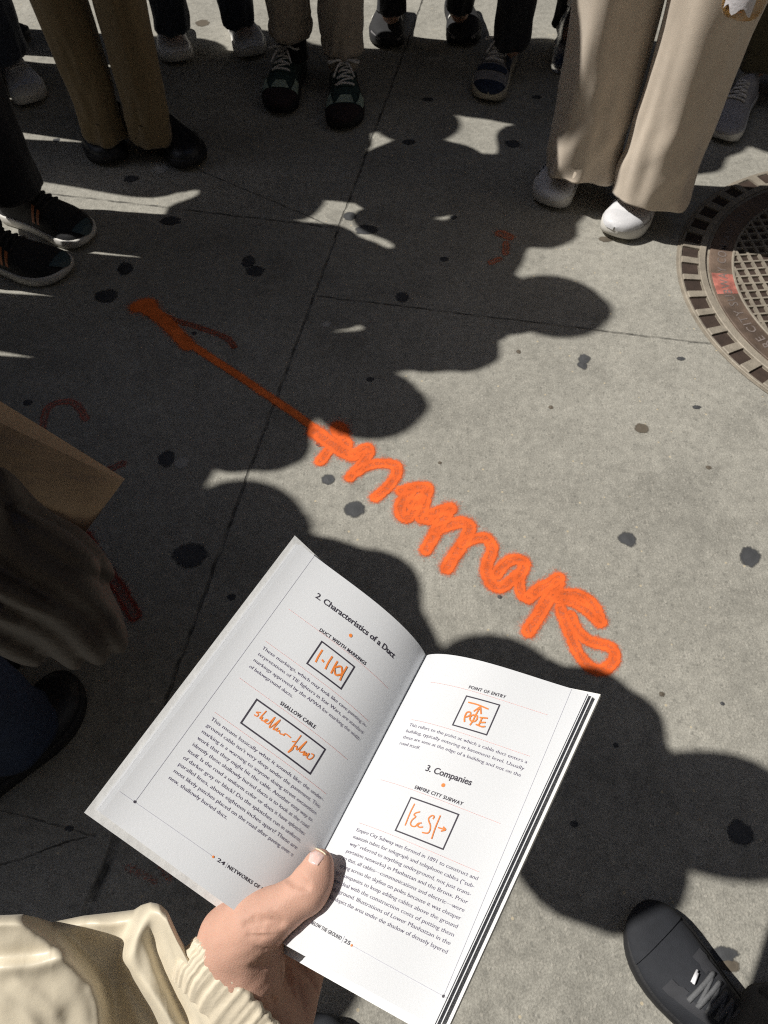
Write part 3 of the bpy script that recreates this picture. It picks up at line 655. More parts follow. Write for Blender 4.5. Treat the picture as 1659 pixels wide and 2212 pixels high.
# ------------------------------------------------------------------ trousers
def trousers(parent, legs, m, prof, hip, fold=0.006, hem_fold=0.010, seed=0, sock=None, flat=1.0, hem_slope=0.0, nseg=56, crease=0.0, cuff=0.0):
    """legs: list of (ankle Vector, hem height, outward dir); prof: (height, radius_x, radius_y) along the leg; hip: Vector"""
    b = MB()
    for li, (A, hem, fdir) in enumerate(legs):
        side = fdir; fw = Vector((math.cos(side), math.sin(side), 0)); rt = Vector((fw.y, -fw.x, 0))
        zs = []; z = hem
        while z < hip.z: zs.append(z); z += 0.010 if z < hem + .25 else .025
        zs.append(hip.z)
        Hp = hip + (A - Vector((hip.x, hip.y, 0))).normalized() * 0.0
        off = Vector((A.x - hip.x, A.y - hip.y, 0)); off = off.normalized() * 0.105 if off.length > .001 else off
        rings = []
        for zi, z in enumerate(zs):
            t = (z - 0.08) / (hip.z - 0.08); c = Vector((A.x, A.y, 0)).lerp(Vector((hip.x + off.x, hip.y + off.y, 0)), t); c.z = 0
            hh = z - hem; rx_ = lerp_tab([(p[0], p[1]) for p in prof], hh); ry_ = lerp_tab([(p[0], p[2]) for p in prof], hh)
            rg = []
            for j in range(nseg):
                a = 2 * math.pi * j / nseg; ca, sa = math.cos(a), math.sin(a)
                n1 = noise.noise(Vector((ca * 1.6 + seed, sa * 1.6 + li * 5, z * 2.2 + seed)))
                n2 = noise.noise(Vector((ca * 1.3 + seed * 2, sa * 1.3 + li * 7, z * 13 + 3 + ca * 1.5)))
                n3 = noise.noise(Vector((ca * 3.2 + 9, sa * 3.2 + li * 3, z * 5 + seed)))
                hw_ = math.exp(-hh / .12)
                r = 1 + (n1 * fold + n3 * fold * .6) / rx_ + n2 * hem_fold * hw_ / rx_ + (crease / rx_) * max(0, sa) ** 8
                rr = abs(n2) * hem_fold * hw_ * .5 / rx_
                if cuff and hh < cuff: r += .004 / rx_
                if cuff and abs(hh - cuff) < .006: r -= .002 / rx_
                p = c + rt * (ca * rx_ * (r + rr)) + fw * (sa * ry_ * (r + rr))
                p.z = z + (hem_slope * sa * ry_ * -1 + .006 * n3) * math.exp(-hh / .03)
                rg.append(p)
            rings.append(rg)
        # turn the hem inward so that it has thickness
        inn = []
        c0 = sum(rings[0], Vector()) / nseg
        inner = [c0 + (p - c0) * 0.95 + Vector((0, 0, .002)) for p in rings[0]]; inner2 = [c0 + (p - c0) * 0.90 + Vector((0, 0, .06)) for p in rings[0]]
        b.rings([inner2, inner] + rings, False, False)
    return b.build('trousers', m, parent)
# ------------------------------------------------------------------ bodies
skin_m = mat('skin', (0.56, 0.33, 0.24), 0.5, 0.12, 30, 0.15, 500, sss=0.12)
hair_ms = [mat('hair_dark', (0.02, 0.015, 0.012), 0.5, 0.4, 90, 0.6), mat('hair_brown', (0.07, 0.04, 0.022), 0.5, 0.4, 90, 0.6)]
def person(label, feet, face=None, height=1.7, arms='book', top=None, group=None, lean=(0, 0), hair=0, hat=False, bag=None, wide=1.0, skin=None, longhair=False, torso_w=1.0, root=None, coat=0.0, arm_l=True, arm_r=True, vox=0.014):
    """feet: (left ankle, right ankle) world xy; face: facing angle"""
    (lx, ly), (rx_, ry_) = feet; cx, cy = (lx + rx_) / 2 + lean[0], (ly + ry_) / 2 + lean[1]
    r = root or empty('person', (cx, cy, 0)); tag(r, label, 'person', group)
    k = height / 1.7; fw = np.array((math.cos(face), math.sin(face), 0.)); rt = np.array((fw[1], -fw[0], 0.)); up = np.array((0, 0, 1.)); c = np.array((cx, cy, 0.))
    def L(x, y, z): return c + rt * x * k + fw * y * k + up * z * k
    la = np.array((lx, ly, .09)); ra = np.array((rx_, ry_, .09)); Wd = wide
    def hipj(a):
        d_ = (a - c) * np.array((1, 1, 0)); d_ = d_ / (np.linalg.norm(d_) + 1e-6); return c + d_ * .085 + up * .90 * k
    hl, hr = hipj(la), hipj(ra)
    SH = {}
    for s, nm in ((-1, 'l'), (1, 'r')):
        sh = L(s * .175 * Wd, 0, 1.40)
        mode = arms if isinstance(arms, str) else arms[0 if s < 0 else 1]
        if mode == 'book': el, wr = L(s * .24 * Wd, -.04, 1.12), L(s * .08, .24, 1.16)
        elif mode == 'phone': el, wr = L(s * .25 * Wd, .10, 1.16), L(s * .07, .28, 1.42)
        elif mode == 'hip': el, wr = L(s * .34 * Wd, -.06, 1.14), L(s * .17, .04, 1.0)
        elif mode == 'cross': el, wr = L(s * .25 * Wd, .03, 1.13), L(-s * .08, .16, 1.14)
        else: el, wr = L(s * .23 * Wd, -.01, 1.10), L(s * .24 * Wd, .06, .86)
        SH[s] = (sh, el, wr, mode)
    def armset(P, D, g, kk):
        for s in (-1, 1):
            if (s < 0 and not arm_l) or (s > 0 and not arm_r): continue
            sh, el, wr, mode = SH[s]
            D = smin(D, cone(P, sh, el, .050 * k + g, .040 * k + g), kk); D = smin(D, cone(P, el, wr, .040 * k + g, .028 * k + g), kk)
        return D
    def body(P):
        D = cone(P, hl, la * .5 + hl * .5, .076 * k, .046 * k); D = smin(D, cone(P, la * .5 + hl * .5, la, .046 * k, .032 * k), .02)
        D = smin(D, cone(P, hr, ra * .5 + hr * .5, .076 * k, .046 * k), .03); D = smin(D, cone(P, ra * .5 + hr * .5, ra, .046 * k, .032 * k), .02)
        D = smin(D, cone(P, L(-.07, 0, .97), L(.07, 0, .97), .10 * k, .10 * k), .04); D = smin(D, cone(P, L(0, 0, 1.0), L(0, 0, 1.30), .105 * k * torso_w, .115 * k * torso_w), .05)
        D = smin(D, cone(P, L(-.10, 0, 1.33), L(.10, 0, 1.33), .085 * k, .085 * k), .04); D = smin(D, cone(P, L(-.16 * Wd, 0, 1.40), L(.16 * Wd, 0, 1.40), .05 * k, .05 * k), .03)
        D = armset(P, D, 0, .02)
        D = smin(D, cone(P, L(0, -.01, 1.42), L(0, .01, 1.54), .055 * k, .052 * k), .03)
        D = smin(D, ell(P, L(0, .02, 1.605), np.array((.078, .098, .115)) * k if abs(fw[1]) > .7 else np.array((.098, .078, .115)) * k), .015)
        D = smin(D, cone(P, L(0, .10, 1.60), L(0, .125, 1.585), .010, .014), .012); D = smin(D, cone(P, L(0, .075, 1.53), L(0, .09, 1.525), .022, .018), .02)
        for s in (-1, 1):
            D = smin(D, ell(P, L(s * .08, .01, 1.60), (.015, .015, .03)), .006)
            if (s < 0 and not arm_l) or (s > 0 and not arm_r): continue
            sh, el, wr, mode = SH[s]; h = wr - el; h = h / np.linalg.norm(h)
            D = smin(D, cone(P, wr, wr + h * .07 * k, .028 * k, .034 * k), .02)
            for fi in range(4):
                o = rt * (fi - 1.5) * .018 * k
                D = smin(D, cone(P, wr + h * .08 * k + o, wr + h * (.15 - .008 * abs(fi - 1.5)) * k + o - up * .02 * (mode != 'hang'), .011, .009), .004)
            D = smin(D, cone(P, wr + h * .03 * k - rt * s * .03, wr + h * .09 * k - rt * s * .05, .013, .010), .006)
        return D
    pts = [la, ra, L(0, 0, 1.74)] + [x for s in SH.values() for x in s[:3]] + [L(-.3, -.15, 1), L(.3, -.15, 1), L(.3, .2, 1), L(-.3, .2, 1)]
    pts = np.array(pts); lo = pts.min(0) - .16; hi = pts.max(0) + .16; lo[2] = 0.02
    V, Fc = nets(body, lo, hi, vox); mesh('body', V, Fc, skin or skin_m, r)
    def jack(P):
        g = .018
        D = cone(P, L(0, 0, .96 - coat), L(0, 0, 1.30), .135 * k * torso_w + coat * .12, .135 * k * torso_w)
        D = smin(D, cone(P, L(-.06, 0, .94 - coat), L(.06, 0, .94 - coat), .125 * k, .125 * k), .05)
        D = smin(D, cone(P, L(-.12, 0, 1.33), L(.12, 0, 1.33), .10 * k, .10 * k), .05); D = smin(D, cone(P, L(-.165 * Wd, 0, 1.40), L(.165 * Wd, 0, 1.40), .065 * k, .065 * k), .03)
        D = armset(P, D, g, .03)
        return D + .004 * np.sin(P[..., 2] * 60 + P[..., 0] * 25) * np.sin(P[..., 0] * 31 + P[..., 1] * 27)
    V, Fc = nets(jack, lo, hi, vox); mesh('jacket', V, Fc, top, r)
    def hr_(P):
        D = ell(P, L(0, -.005, 1.635), np.array((.092, .105, .105)) * k); face_ = cone(P, L(0, .12, 1.58), L(0, .10, 1.52), .075, .07)
        D = np.maximum(D, -face_)
        if longhair: D = smin(D, cone(P, L(0, -.05, 1.60), L(0, -.06, 1.42), .085, .075), .03)
        if hat: D = smin(D, cone(P, L(0, .05, 1.66), L(0, .15, 1.655), .07, .05), .01)
        return D
    V, Fc = nets(hr_, L(0, 0, 1.6) - .3, L(0, 0, 1.6) + .3, .012); mesh('hat' if hat else 'hair', V, Fc, hair_ms[hair] if not hat else top, r)
    return r, L, hl, hr
def V3(p): return Vector((float(p[0]), float(p[1]), float(p[2])))
def leg_ankles(*px): return [at(x, y, .09) for x, y in px]
navy = mat('cloth_navy', (0.018, 0.024, 0.042), 0.9, 0.2, 80, 0.3, 500, sheen=.2)
black = mat('cloth_black', (0.010, 0.0105, 0.015), 0.9, 0.25, 80, 0.3, 500, sheen=.1)
khaki = mat('cloth_khaki', (0.20, 0.145, 0.075), 0.9, 0.12, 60, 0.3, 500, sheen=.2)
taupe = mat('cloth_taupe', (0.34, 0.29, 0.235), 0.9, 0.12, 60, 0.3, 500, sheen=.2)
olive = mat('cloth_olive', (0.09, 0.075, 0.04), 0.9, 0.15, 60, 0.3, 500, sheen=.2)
beige = mat('cloth_beige', (0.58, 0.495, 0.40), 0.88, 0.06, 60, 0.25, 700, sheen=.25)
denim = mat('denim', (0.020, 0.034, 0.075), 0.9, 0.25, 120, 0.35, 900)
grey = mat('cloth_grey', (0.12, 0.12, 0.13), 0.9, 0.15, 60, 0.3)
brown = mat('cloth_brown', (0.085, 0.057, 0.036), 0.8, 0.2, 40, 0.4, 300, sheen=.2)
blackl = mat('leather_black', (0.012, 0.013, 0.016), 0.42, 0.2, 60, 0.25, 300)
rubber_k = mat('rubber_black', (0.015, 0.015, 0.017), 0.7, 0.2, 80, 0.3)
mesh_k = mat('knit_black', (0.016, 0.016, 0.018), 0.75, 0.3, 200, 0.5, 900, sheen=.05)
white_l = mat('leather_white', (0.74, 0.74, 0.76), 0.4, 0.05, 40, 0.2, 300)
white_r = mat('rubber_white', (0.66, 0.64, 0.60), 0.55, 0.08, 60, 0.2)
white_c = mat('canvas_white', (0.60, 0.62, 0.68), 0.85, 0.08, 100, 0.4, 900)
lace_w = mat('lace_white', (0.62, 0.60, 0.58), 0.85, 0.1, 100, 0.3)
grey_k = mat('knit_grey', (0.26, 0.25, 0.255), 0.8, 0.15, 150, 0.4, 900)
orange_k = mat('orange_trim', (0.62, 0.20, 0.07), 0.6, 0.1, 100, 0.2)
red_line = mat('red_trim', (0.30, 0.05, 0.05), 0.6, 0.1, 100, 0.2)
green_k = mat('suede_green', (0.020, 0.045, 0.043), 0.85, 0.2, 100, 0.4)
mint = mat('mesh_mint', (0.30, 0.38, 0.32), 0.8, 0.25, 150, 0.5)
plum = mat('suede_plum', (0.028, 0.016, 0.018), 0.85, 0.2, 100, 0.4)
navy_s = mat('suede_navy', (0.022, 0.034, 0.068), 0.85, 0.15, 100, 0.4)
cream = mat('foam_cream', (0.55, 0.50, 0.40), 0.7, 0.1, 60, 0.2)
PR = [(0, .085, .095), (.3, .082, .085), (.75, .11, .11), (.9, .12, .12)]
def hip_of(L, z=.93): return V3(L(0, 0, z))
def g(x, y, h=.02): p = at(x, y, h); return (p.x, p.y)
def face_of(f): return f
# 1  black trousers, black running shoes, at the left edge
A, B_ = leg_ankles((-5, 455), (-70, 520)); A = at(20, 415, .09); B_ = at(-75, 500, .09)
r, L, hl, hr = person('person in black trousers and black running shoes with orange details, at the left edge', ((A.x, A.y), (B_.x, B_.y)), R(-15), 1.76, 'book', black, hair=0, lean=(.02, 0))
trousers(r, [(A, .10, R(-20)), (B_, .10, R(-12))], black, [(0, .080, .085), (.3, .085, .09), (.8, .11, .12)], hip_of(L), seed=1)
for (toe, heel, lf) in (((198, 512), (-45, 425), 1), ((148, 586), (-110, 520), -1)):
    sh, US, pt = shoe(r, g(*toe), g(*heel), .112, mesh_k, white_r, mesh_k, sole_h=.027, toe_h=.060, top_h=.105, laces=5, left=lf, length=.285,
        caps=[('toe_guard', mat('rubber_teal', (0.05, 0.085, 0.095), .6), 0.0, .085, .30, .70, None)])
    pt('stripe', orange_k, .42, .45, .10, .30, .0025, 3, 8); pt('stripe', orange_k, .48, .51, .08, .30, .0025, 3, 8); pt('heel_tab', orange_k, .60, .66, .40, .60, .003, 3, 8)
# 2  white canvas sneaker behind him
A = at(0, 120, .09); B_ = at(-110, 100, .09)
r, L, hl, hr = person('person with a white canvas low top sneaker, mostly hidden behind the black trousers', ((A.x, A.y), (B_.x, B_.y)), R(-60), 1.74, 'book', grey, hair=1)
trousers(r, [(A, .10, R(-50)), (B_, .10, R(-60))], navy, PR, hip_of(L), seed=2)
for toe, heel, lf in (((70, 219), (-8, 85), 1), ((-90, 190), (-150, 80), -1)):
    shoe(r, g(*toe), g(*heel), .102, white_c, white_r, lace_w, sole_h=.034, toe_h=.055, top_h=.09, laces=4, left=lf, length=.27, caps=[('toe_cap', white_r, 0.0, .13, .12, .88, None)])
# 3  khaki chinos, black shoes
A = at(224, 262, .09); B_ = at(322, 268, .09)
r, L, hl, hr = person('person in khaki brown chinos and plain black shoes, second from the left', ((B_.x, B_.y), (A.x, A.y)), R(-28), 1.80, 'cross', olive, hair=0, lean=(0, .03))
trousers(r, [(A, .055, R(-80)), (B_, .055, R(-60))], khaki, [(0, .050, .060), (.12, .058, .064), (.35, .062, .068), (.75, .10, .10)], hip_of(L), fold=.007, hem_fold=.014, seed=3, cuff=.03)
for toe, heel, lf in (((240, 348), (205, 225), -1), ((425, 352), (300, 238), 1)):
    shoe(r, g(*toe), g(*heel), .112, blackl, rubber_k, None, sole_h=.03, toe_h=.062, top_h=.095, left=lf, length=.285)
# 4  navy jeans, white sneaker
A = at(512, 40, .09); B_ = at(372, 55, .09)
r, L, hl, hr = person('person in dark navy jeans with a plain white sneaker, behind the khaki chinos', ((A.x, A.y), (B_.x, B_.y)), R(-50), 1.75, 'book', navy, hair=1)
trousers(r, [(A, .085, R(-80)), (B_, .085, R(-80))], navy, [(0, .054, .062), (.3, .062, .068), (.8, .10, .10)], hip_of(L), seed=4)
for toe, heel, lf in (((546, 118), (500, 20), 1), ((385, 130), (365, 30), -1)):
    shoe(r, g(*toe), g(*heel), .105, white_l, white_r, None, sole_h=.032, toe_h=.055, top_h=.09, left=lf, length=.27, caps=[('toe_cap', white_l, 0.02, .2, .2, .8, None)])
# 5  taupe trousers, dark green sneakers with tied white laces
A = at(633, 108, .09); B_ = at(740, 128, .09)
r, L, hl, hr = person('person in taupe trousers and dark green sneakers with tied white laces', ((B_.x, B_.y), (A.x, A.y)), R(-40), 1.78, 'cross', grey, hair=0, lean=(0, -.05))
trousers(r, [(A, .135, R(-100)), (B_, .115, R(-85))], taupe, [(0, .054, .062), (.10, .062, .068), (.3, .062, .07), (.8, .11, .11)], hip_of(L), fold=.008, hem_fold=.012, seed=5, cuff=.035)
for toe, heel, lf in (((600, 238), (650, 98), -1), ((742, 272), (742, 118), 1)):
    sh, US, pt = shoe(r, g(*toe), g(*heel), .108, green_k, rubber_k, lace_w, sole_h=.034, toe_h=.056, top_h=.105, laces=4, bow=True, left=lf, length=.29, tongue_m=green_k,
        caps=[('toe_guard', plum, 0.0, .19, .04, .96, None), ('mesh_panel', mint, .20, .37, .10, .30, lambda k: (.10, .34 - .1 * k)), ('mesh_panel', mint, .20, .37, .7, .92, lambda k: (.68 + .1 * k, .92)), ('mesh_panel', mint, .205, .31, .38, .62, lambda k: (.38 + .07 * k, .64 - .07 * k))])
    m = MB(); c = Vector((*(A if lf < 0 else B_).xy, 0)); m.rings([[c + Vector((math.cos(t) * rr, math.sin(t) * rr, z)) for t in [2 * math.pi * j / 20 for j in range(20)]] for rr, z in ((.046, .07), (.043, .10), (.043, .20))]); m.build('sock', black if lf < 0 else taupe, r)
# 6  black trousers, black shoes
A = at(845, 28, .09); B_ = at(992, 25, .09)
r, L, hl, hr = person('person in black trousers and wide black shoes with pale sole rims, at the top middle', ((B_.x, B_.y), (A.x, A.y)), R(-92), 1.7, 'cross', black, hair=1)
trousers(r, [(A, .10, R(-100)), (B_, .10, R(-85))], black, [(0, .044, .05), (.3, .046, .052), (.8, .10, .10)], hip_of(L), seed=6)
for toe, heel, lf in (((836, 96), (848, 0), -1), ((1003, 92), (985, 0), 1)):
    shoe(r, g(*toe), g(*heel), .112, mesh_k, rubber_k, None, sole_h=.036, toe_h=.06, top_h=.10, left=lf, length=.28,
        caps=[('sole_rim', grey_k, .02, .16, .0, .10, None), ('sole_rim', grey_k, .02, .16, .90, 1.0, None), ('buckle', white_r, .36, .40, .12, .20, None), ('buckle', white_r, .36, .40, .80, .88, None)])
# 7  black trousers, navy and grey running shoe
A = at(1103, 98, .09); B_ = at(1235, 60, .09)
r, L, hl, hr = person('person in black trousers with a navy and grey running shoe caught by the sun', ((B_.x, B_.y), (A.x, A.y)), R(-60), 1.78, 'cross', black, hair=0)
trousers(r, [(A, .10, R(-105)), (B_, .10, R(-90))], black, [(0, .056, .062), (.3, .062, .068), (.8, .11, .11)], hip_of(L), seed=7)
for toe, heel, lf in (((1050, 212), (1108, 80), -1), ((1225, 150), (1240, 40), 1)):
    shoe(r, g(*toe), g(*heel), .108, grey_k, cream, lace_w, sole_h=.036, toe_h=.058, top_h=.10, laces=4, bow=True, left=lf, length=.285, tongue_m=grey_k,
        caps=[('toe_guard', navy_s, 0.0, .13, .08, .92, lambda k: (.08, .92)), ('lace_guard', navy_s, .29, .36, .22, .78, None), ('side_panel', navy_s, .40, .62, .74, .93, None), ('side_panel', grey_k, .36, .50, .08, .26, None)])
# 8  beige wide trousers, white sneakers
A = at(1256, 352, .09); B_ = at(1408, 404, .09)
r, L, hl, hr = person('person in wide beige trousers and white leather sneakers beside the manhole', ((B_.x, B_.y), (A.x, A.y)), R(-112), 1.68, ('book', 'hang'), beige, hair=1, longhair=True)
r8 = r
trousers(r, [(A, .070, R(-118)), (B_, .065, R(-118))], beige, [(0, .088, .094), (.12, .088, .094), (.4, .093, .098), (.8, .125, .12)], hip_of(L, .95), fold=.011, hem_fold=.017, seed=11, nseg=72, crease=.006, hem_slope=-.25)
for toe, heel, lf in (((1180, 440), (1262, 318), -1), ((1328, 508), (1420, 370), 1)):
    shoe(r, g(*toe), g(*heel), .108, white_l, white_r, lace_w, sole_h=.038, toe_h=.062, top_h=.095, laces=3, left=lf, length=.265, caps=[('toe_cap', mat('toe_white', (.64, .64, .66), .5, .08, 60, .2), .0, .17, .05, .95, None), ('tongue', white_l, .33, .6, .36, .64, None), ('side_panel', mat('toe_white', (.6, .6, .6)), .30, .60, .78, .97, None), ('side_panel', mat('toe_white', (.6, .6, .6)), .30, .60, .03, .22, None)])
# 9  olive trousers, pale running shoe, right edge
A = at(1640, 140, .09); B_ = at(1735, 130, .09)
r, L, hl, hr = person('person in olive trousers with a pale grey white running shoe, at the right edge', ((B_.x, B_.y), (A.x, A.y)), R(-115), 1.75, 'book', olive, hair=0)
trousers(r, [(A, .10, R(-118)), (B_, .10, R(-110))], olive, [(0, .075, .08), (.3, .085, .085), (.8, .12, .12)], hip_of(L), fold=.012, hem_fold=.016, seed=9)
for toe, heel, lf in (((1555, 297), (1648, 128), -1), ((1700, 262), (1760, 120), 1)):
    shoe(r, g(*toe), g(*heel), .108, mat('knit_pale', (0.36, 0.35, 0.37), .8, .12, 150, .4, 900), white_r, lace_w, sole_h=.034, toe_h=.056, top_h=.10, laces=5, left=lf, length=.285, caps=[('side_panel', mat('mesh_mud', (0.17, 0.155, 0.125), .8, .2, 150, .4), .46, .72, .05, .26, None), ('toe_cap', mat('knit_pale', (0.36, 0.35, 0.37)), 0.0, .1, .1, .9, None)])
#@@PART4
# 10  brown jacket at the left, with a paper bag
A = at(-150, 1450, .09); B_ = at(-12, 1568, .09); mx_c = (A + B_) / 2
r, L, hl, hr = person('person in a dark brown jacket and blue jeans, left edge, carrying the paper bag', ((A.x, A.y), (B_.x, B_.y)), R(0), 1.54, ('cross', 'hip'), brown, hair=1, longhair=True, wide=.70, coat=.25, lean=(-.64 - mx_c.x, .432 - mx_c.y), torso_w=1.08, arm_r=False)
r10 = r
trousers(r, [(B_, .06, R(10)), (A, .06, R(10))], denim, [(0, .070, .078), (.3, .075, .08), (.6, .10, .10), (.8, .12, .12)], V3(L(0, 0, .90)) , fold=.006, hem_fold=.010, seed=21)
shoe(r, g(172, 1474), g(-5, 1640), .104, blackl, rubber_k, None, sole_h=.03, toe_h=.058, top_h=.09, left=-1, length=.27)
shoe(r, g(40, 1370), g(-120, 1490), .104, blackl, rubber_k, None, sole_h=.03, toe_h=.058, top_h=.09, left=1, length=.27)
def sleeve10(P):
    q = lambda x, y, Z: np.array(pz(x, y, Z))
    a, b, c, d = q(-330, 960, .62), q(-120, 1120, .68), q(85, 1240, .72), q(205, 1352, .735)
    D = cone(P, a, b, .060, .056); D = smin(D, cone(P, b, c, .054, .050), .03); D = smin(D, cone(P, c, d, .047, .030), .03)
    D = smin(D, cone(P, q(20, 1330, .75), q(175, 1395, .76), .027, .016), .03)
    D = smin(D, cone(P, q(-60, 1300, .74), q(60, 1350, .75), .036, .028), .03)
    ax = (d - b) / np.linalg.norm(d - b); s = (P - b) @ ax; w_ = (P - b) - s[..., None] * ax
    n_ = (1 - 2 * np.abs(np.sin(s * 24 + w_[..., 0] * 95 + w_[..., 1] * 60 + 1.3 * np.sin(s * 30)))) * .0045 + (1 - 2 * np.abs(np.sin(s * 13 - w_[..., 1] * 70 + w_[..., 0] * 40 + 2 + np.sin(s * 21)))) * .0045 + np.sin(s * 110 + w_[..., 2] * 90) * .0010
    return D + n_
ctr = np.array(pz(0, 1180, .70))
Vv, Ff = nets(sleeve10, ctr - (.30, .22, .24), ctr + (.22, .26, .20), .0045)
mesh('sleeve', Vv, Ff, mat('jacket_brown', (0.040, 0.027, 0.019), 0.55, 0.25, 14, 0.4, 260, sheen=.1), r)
# kraft paper bag
kraft = mat('kraft_paper', (0.55, 0.39, 0.25), 0.75, 0.10, 25, 0.35, 90)
bag = empty('paper_bag', pz(120, 1050, .80)); tag(bag, 'brown kraft paper bag poking out beside the brown sleeve at the left edge', 'bag')
# corners: far long edge is turned up a little; (i along the length, j across, k into the depth)
BC = {(0, 0, 0): pz(266, 1040, .80), (1, 0, 0): pz(-190, 822, .775), (0, 1, 0): pz(183, 1152, .835), (1, 1, 0): pz(-273, 935, .80),
      (0, 0, 1): pz(270, 1034, .90), (1, 0, 1): pz(-190, 748, .86), (0, 1, 1): pz(192, 1140, .93), (1, 1, 1): pz(-260, 870, .88)}
nn = 16
def bp_(i, j, k):
    p = Vector()
    for (a, b, c), q_ in BC.items(): p += q_ * ((i if a else 1 - i) * (j if b else 1 - j) * (k if c else 1 - k))
    w1 = noise.noise(Vector((i * 5, j * 3, k * 3))) * .0030 + noise.noise(Vector((i * 13, j * 9, k * 9 + 4))) * .0013
    nrm = (BC[(0, 0, 0)] - BC[(0, 0, 1)]).normalized()
    fold = max(0, (j - .15 - .65 * i * 1.4)) * .020
    return p + nrm * (w1 - (fold if k == 0 else 0))
m = MB()
def face(fn): m.grid([[fn(a / nn, b / nn) for b in range(nn + 1)] for a in range(nn + 1)])
face(lambda a, b: bp_(a, b, 0)); face(lambda a, b: bp_(a, 1 - b, 1)); face(lambda a, b: bp_(0, a, b)); face(lambda a, b: bp_(a, 0, 1 - b)); face(lambda a, b: bp_(a, 1, b))
m.build('bag_body', kraft, bag, False)
m = MB(); n0 = (BC[(0, 0, 0)] - BC[(0, 0, 1)]).normalized() * .002
m.grid([[pz(129, 1132, .842) + n0, pz(183, 1153, .835) + n0], [pz(125, 1140, .843) + n0, pz(167, 1175, .842) + n0]]); m.build('flap', mat('kraft_flap', (0.46, 0.32, 0.20), .75, .1, 25, .3, 90), bag, False)
# ------------------------------------------------------------------ cup held by the person in beige trousers
cup = empty('iced_coffee_cup', at(1622, 20, .62)); tag(cup, 'clear plastic cup of amber iced coffee with a napkin, top right corner', 'cup')
cb = pz(1612, -10, 1.15)
m = MB(); RG = []
for r_, z_ in ((.004, -.028), (.018, -.0275), (.027, -.024), (.0305, -.017), (.032, -.008), (.034, .03), (.037, .07), (.040, .11)):
    RG.append([cb + Vector((math.cos(2 * math.pi * j / 32) * r_, math.sin(2 * math.pi * j / 32) * r_, z_)) for j in range(32)])
m.rings(RG); m.build('coffee', mat('amber_coffee', (0.42, 0.24, 0.08), .25, .35, 40, .1, coat=.6), cup)
m = MB(); m.rings([[cb + (p - cb) * 1.03 for p in q_] for q_ in RG] , True, False)
pl = bpy.data.materials.new('clear_plastic'); pl.use_nodes = True; b = pl.node_tree.nodes['Principled BSDF']; b.inputs['Base Color'].default_value = (1, 1, 1, 1); b.inputs['Roughness'].default_value = .08; b.inputs['Transmission Weight'].default_value = 1; b.inputs['IOR'].default_value = 1.15
_n = pl.node_tree.nodes.new('ShaderNodeTexNoise'); _n.inputs['Scale'].default_value = 90; _m = pl.node_tree.nodes.new('ShaderNodeBump'); _m.inputs['Strength'].default_value = .2; _m.inputs['Distance'].default_value = .002
pl.node_tree.links.new(_n.outputs[0], _m.inputs['Height']); pl.node_tree.links.new(_m.outputs[0], b.inputs['Normal'])
m.build('cup_wall', pl, cup)
m = MB(); m.rings([[cb + Vector((math.cos(2 * math.pi * j / 32) * r_, math.sin(2 * math.pi * j / 32) * r_, z_)) for j in range(32)] for r_, z_ in ((.0425, .110), (.0445, .112), (.0445, .119), (.040, .121), (.036, .132), (.012, .135))], False, True); m.build('lid', white_r, cup)
m = MB(); gp = [[cb + Vector((math.cos(a) * (.0365 + .002 * math.sin(b_ * 7 + a * 5)), math.sin(a) * .0375, -.010 + .12 * b_ + .006 * math.sin(a * 9))) for b_ in (0, .2, .4, .6, .8, 1)] for a in [R(196 + 7 * i) for i in range(12)]]
m.grid(gp); m.build('napkin', mat('napkin_paper', (.62, .60, .62), .9, .06, 60, .6, 120), cup)
bot = empty('plastic_bottle', pz(1214, 95, 1.95)); tag(bot, 'crumpled clear plastic bottle hanging behind the beige trouser leg', 'bottle')
m = MB(); c0 = pz(1221, 95, 2.02)
m.rings([[c0 + Vector((math.cos(2 * math.pi * j / 20) * r_ * (1 + .12 * math.sin(j * 2.3 + z_ * 90)), math.sin(2 * math.pi * j / 20) * r_, z_)) for j in range(20)] for r_, z_ in ((.004, -.07), (.024, -.068), (.029, -.05), (.025, -.02), (.030, 0.0), (.025, .02), (.030, .04), (.018, .07), (.012, .085), (.012, .10))])
m.build('bottle_wall', pl, bot); m = MB(); m.rings([[c0 + Vector((math.cos(2 * math.pi * j / 20) * .015, math.sin(2 * math.pi * j / 20) * .015, z_)) for j in range(20)] for z_ in (.096, .112)]); m.build('cap', white_r, bot, False)
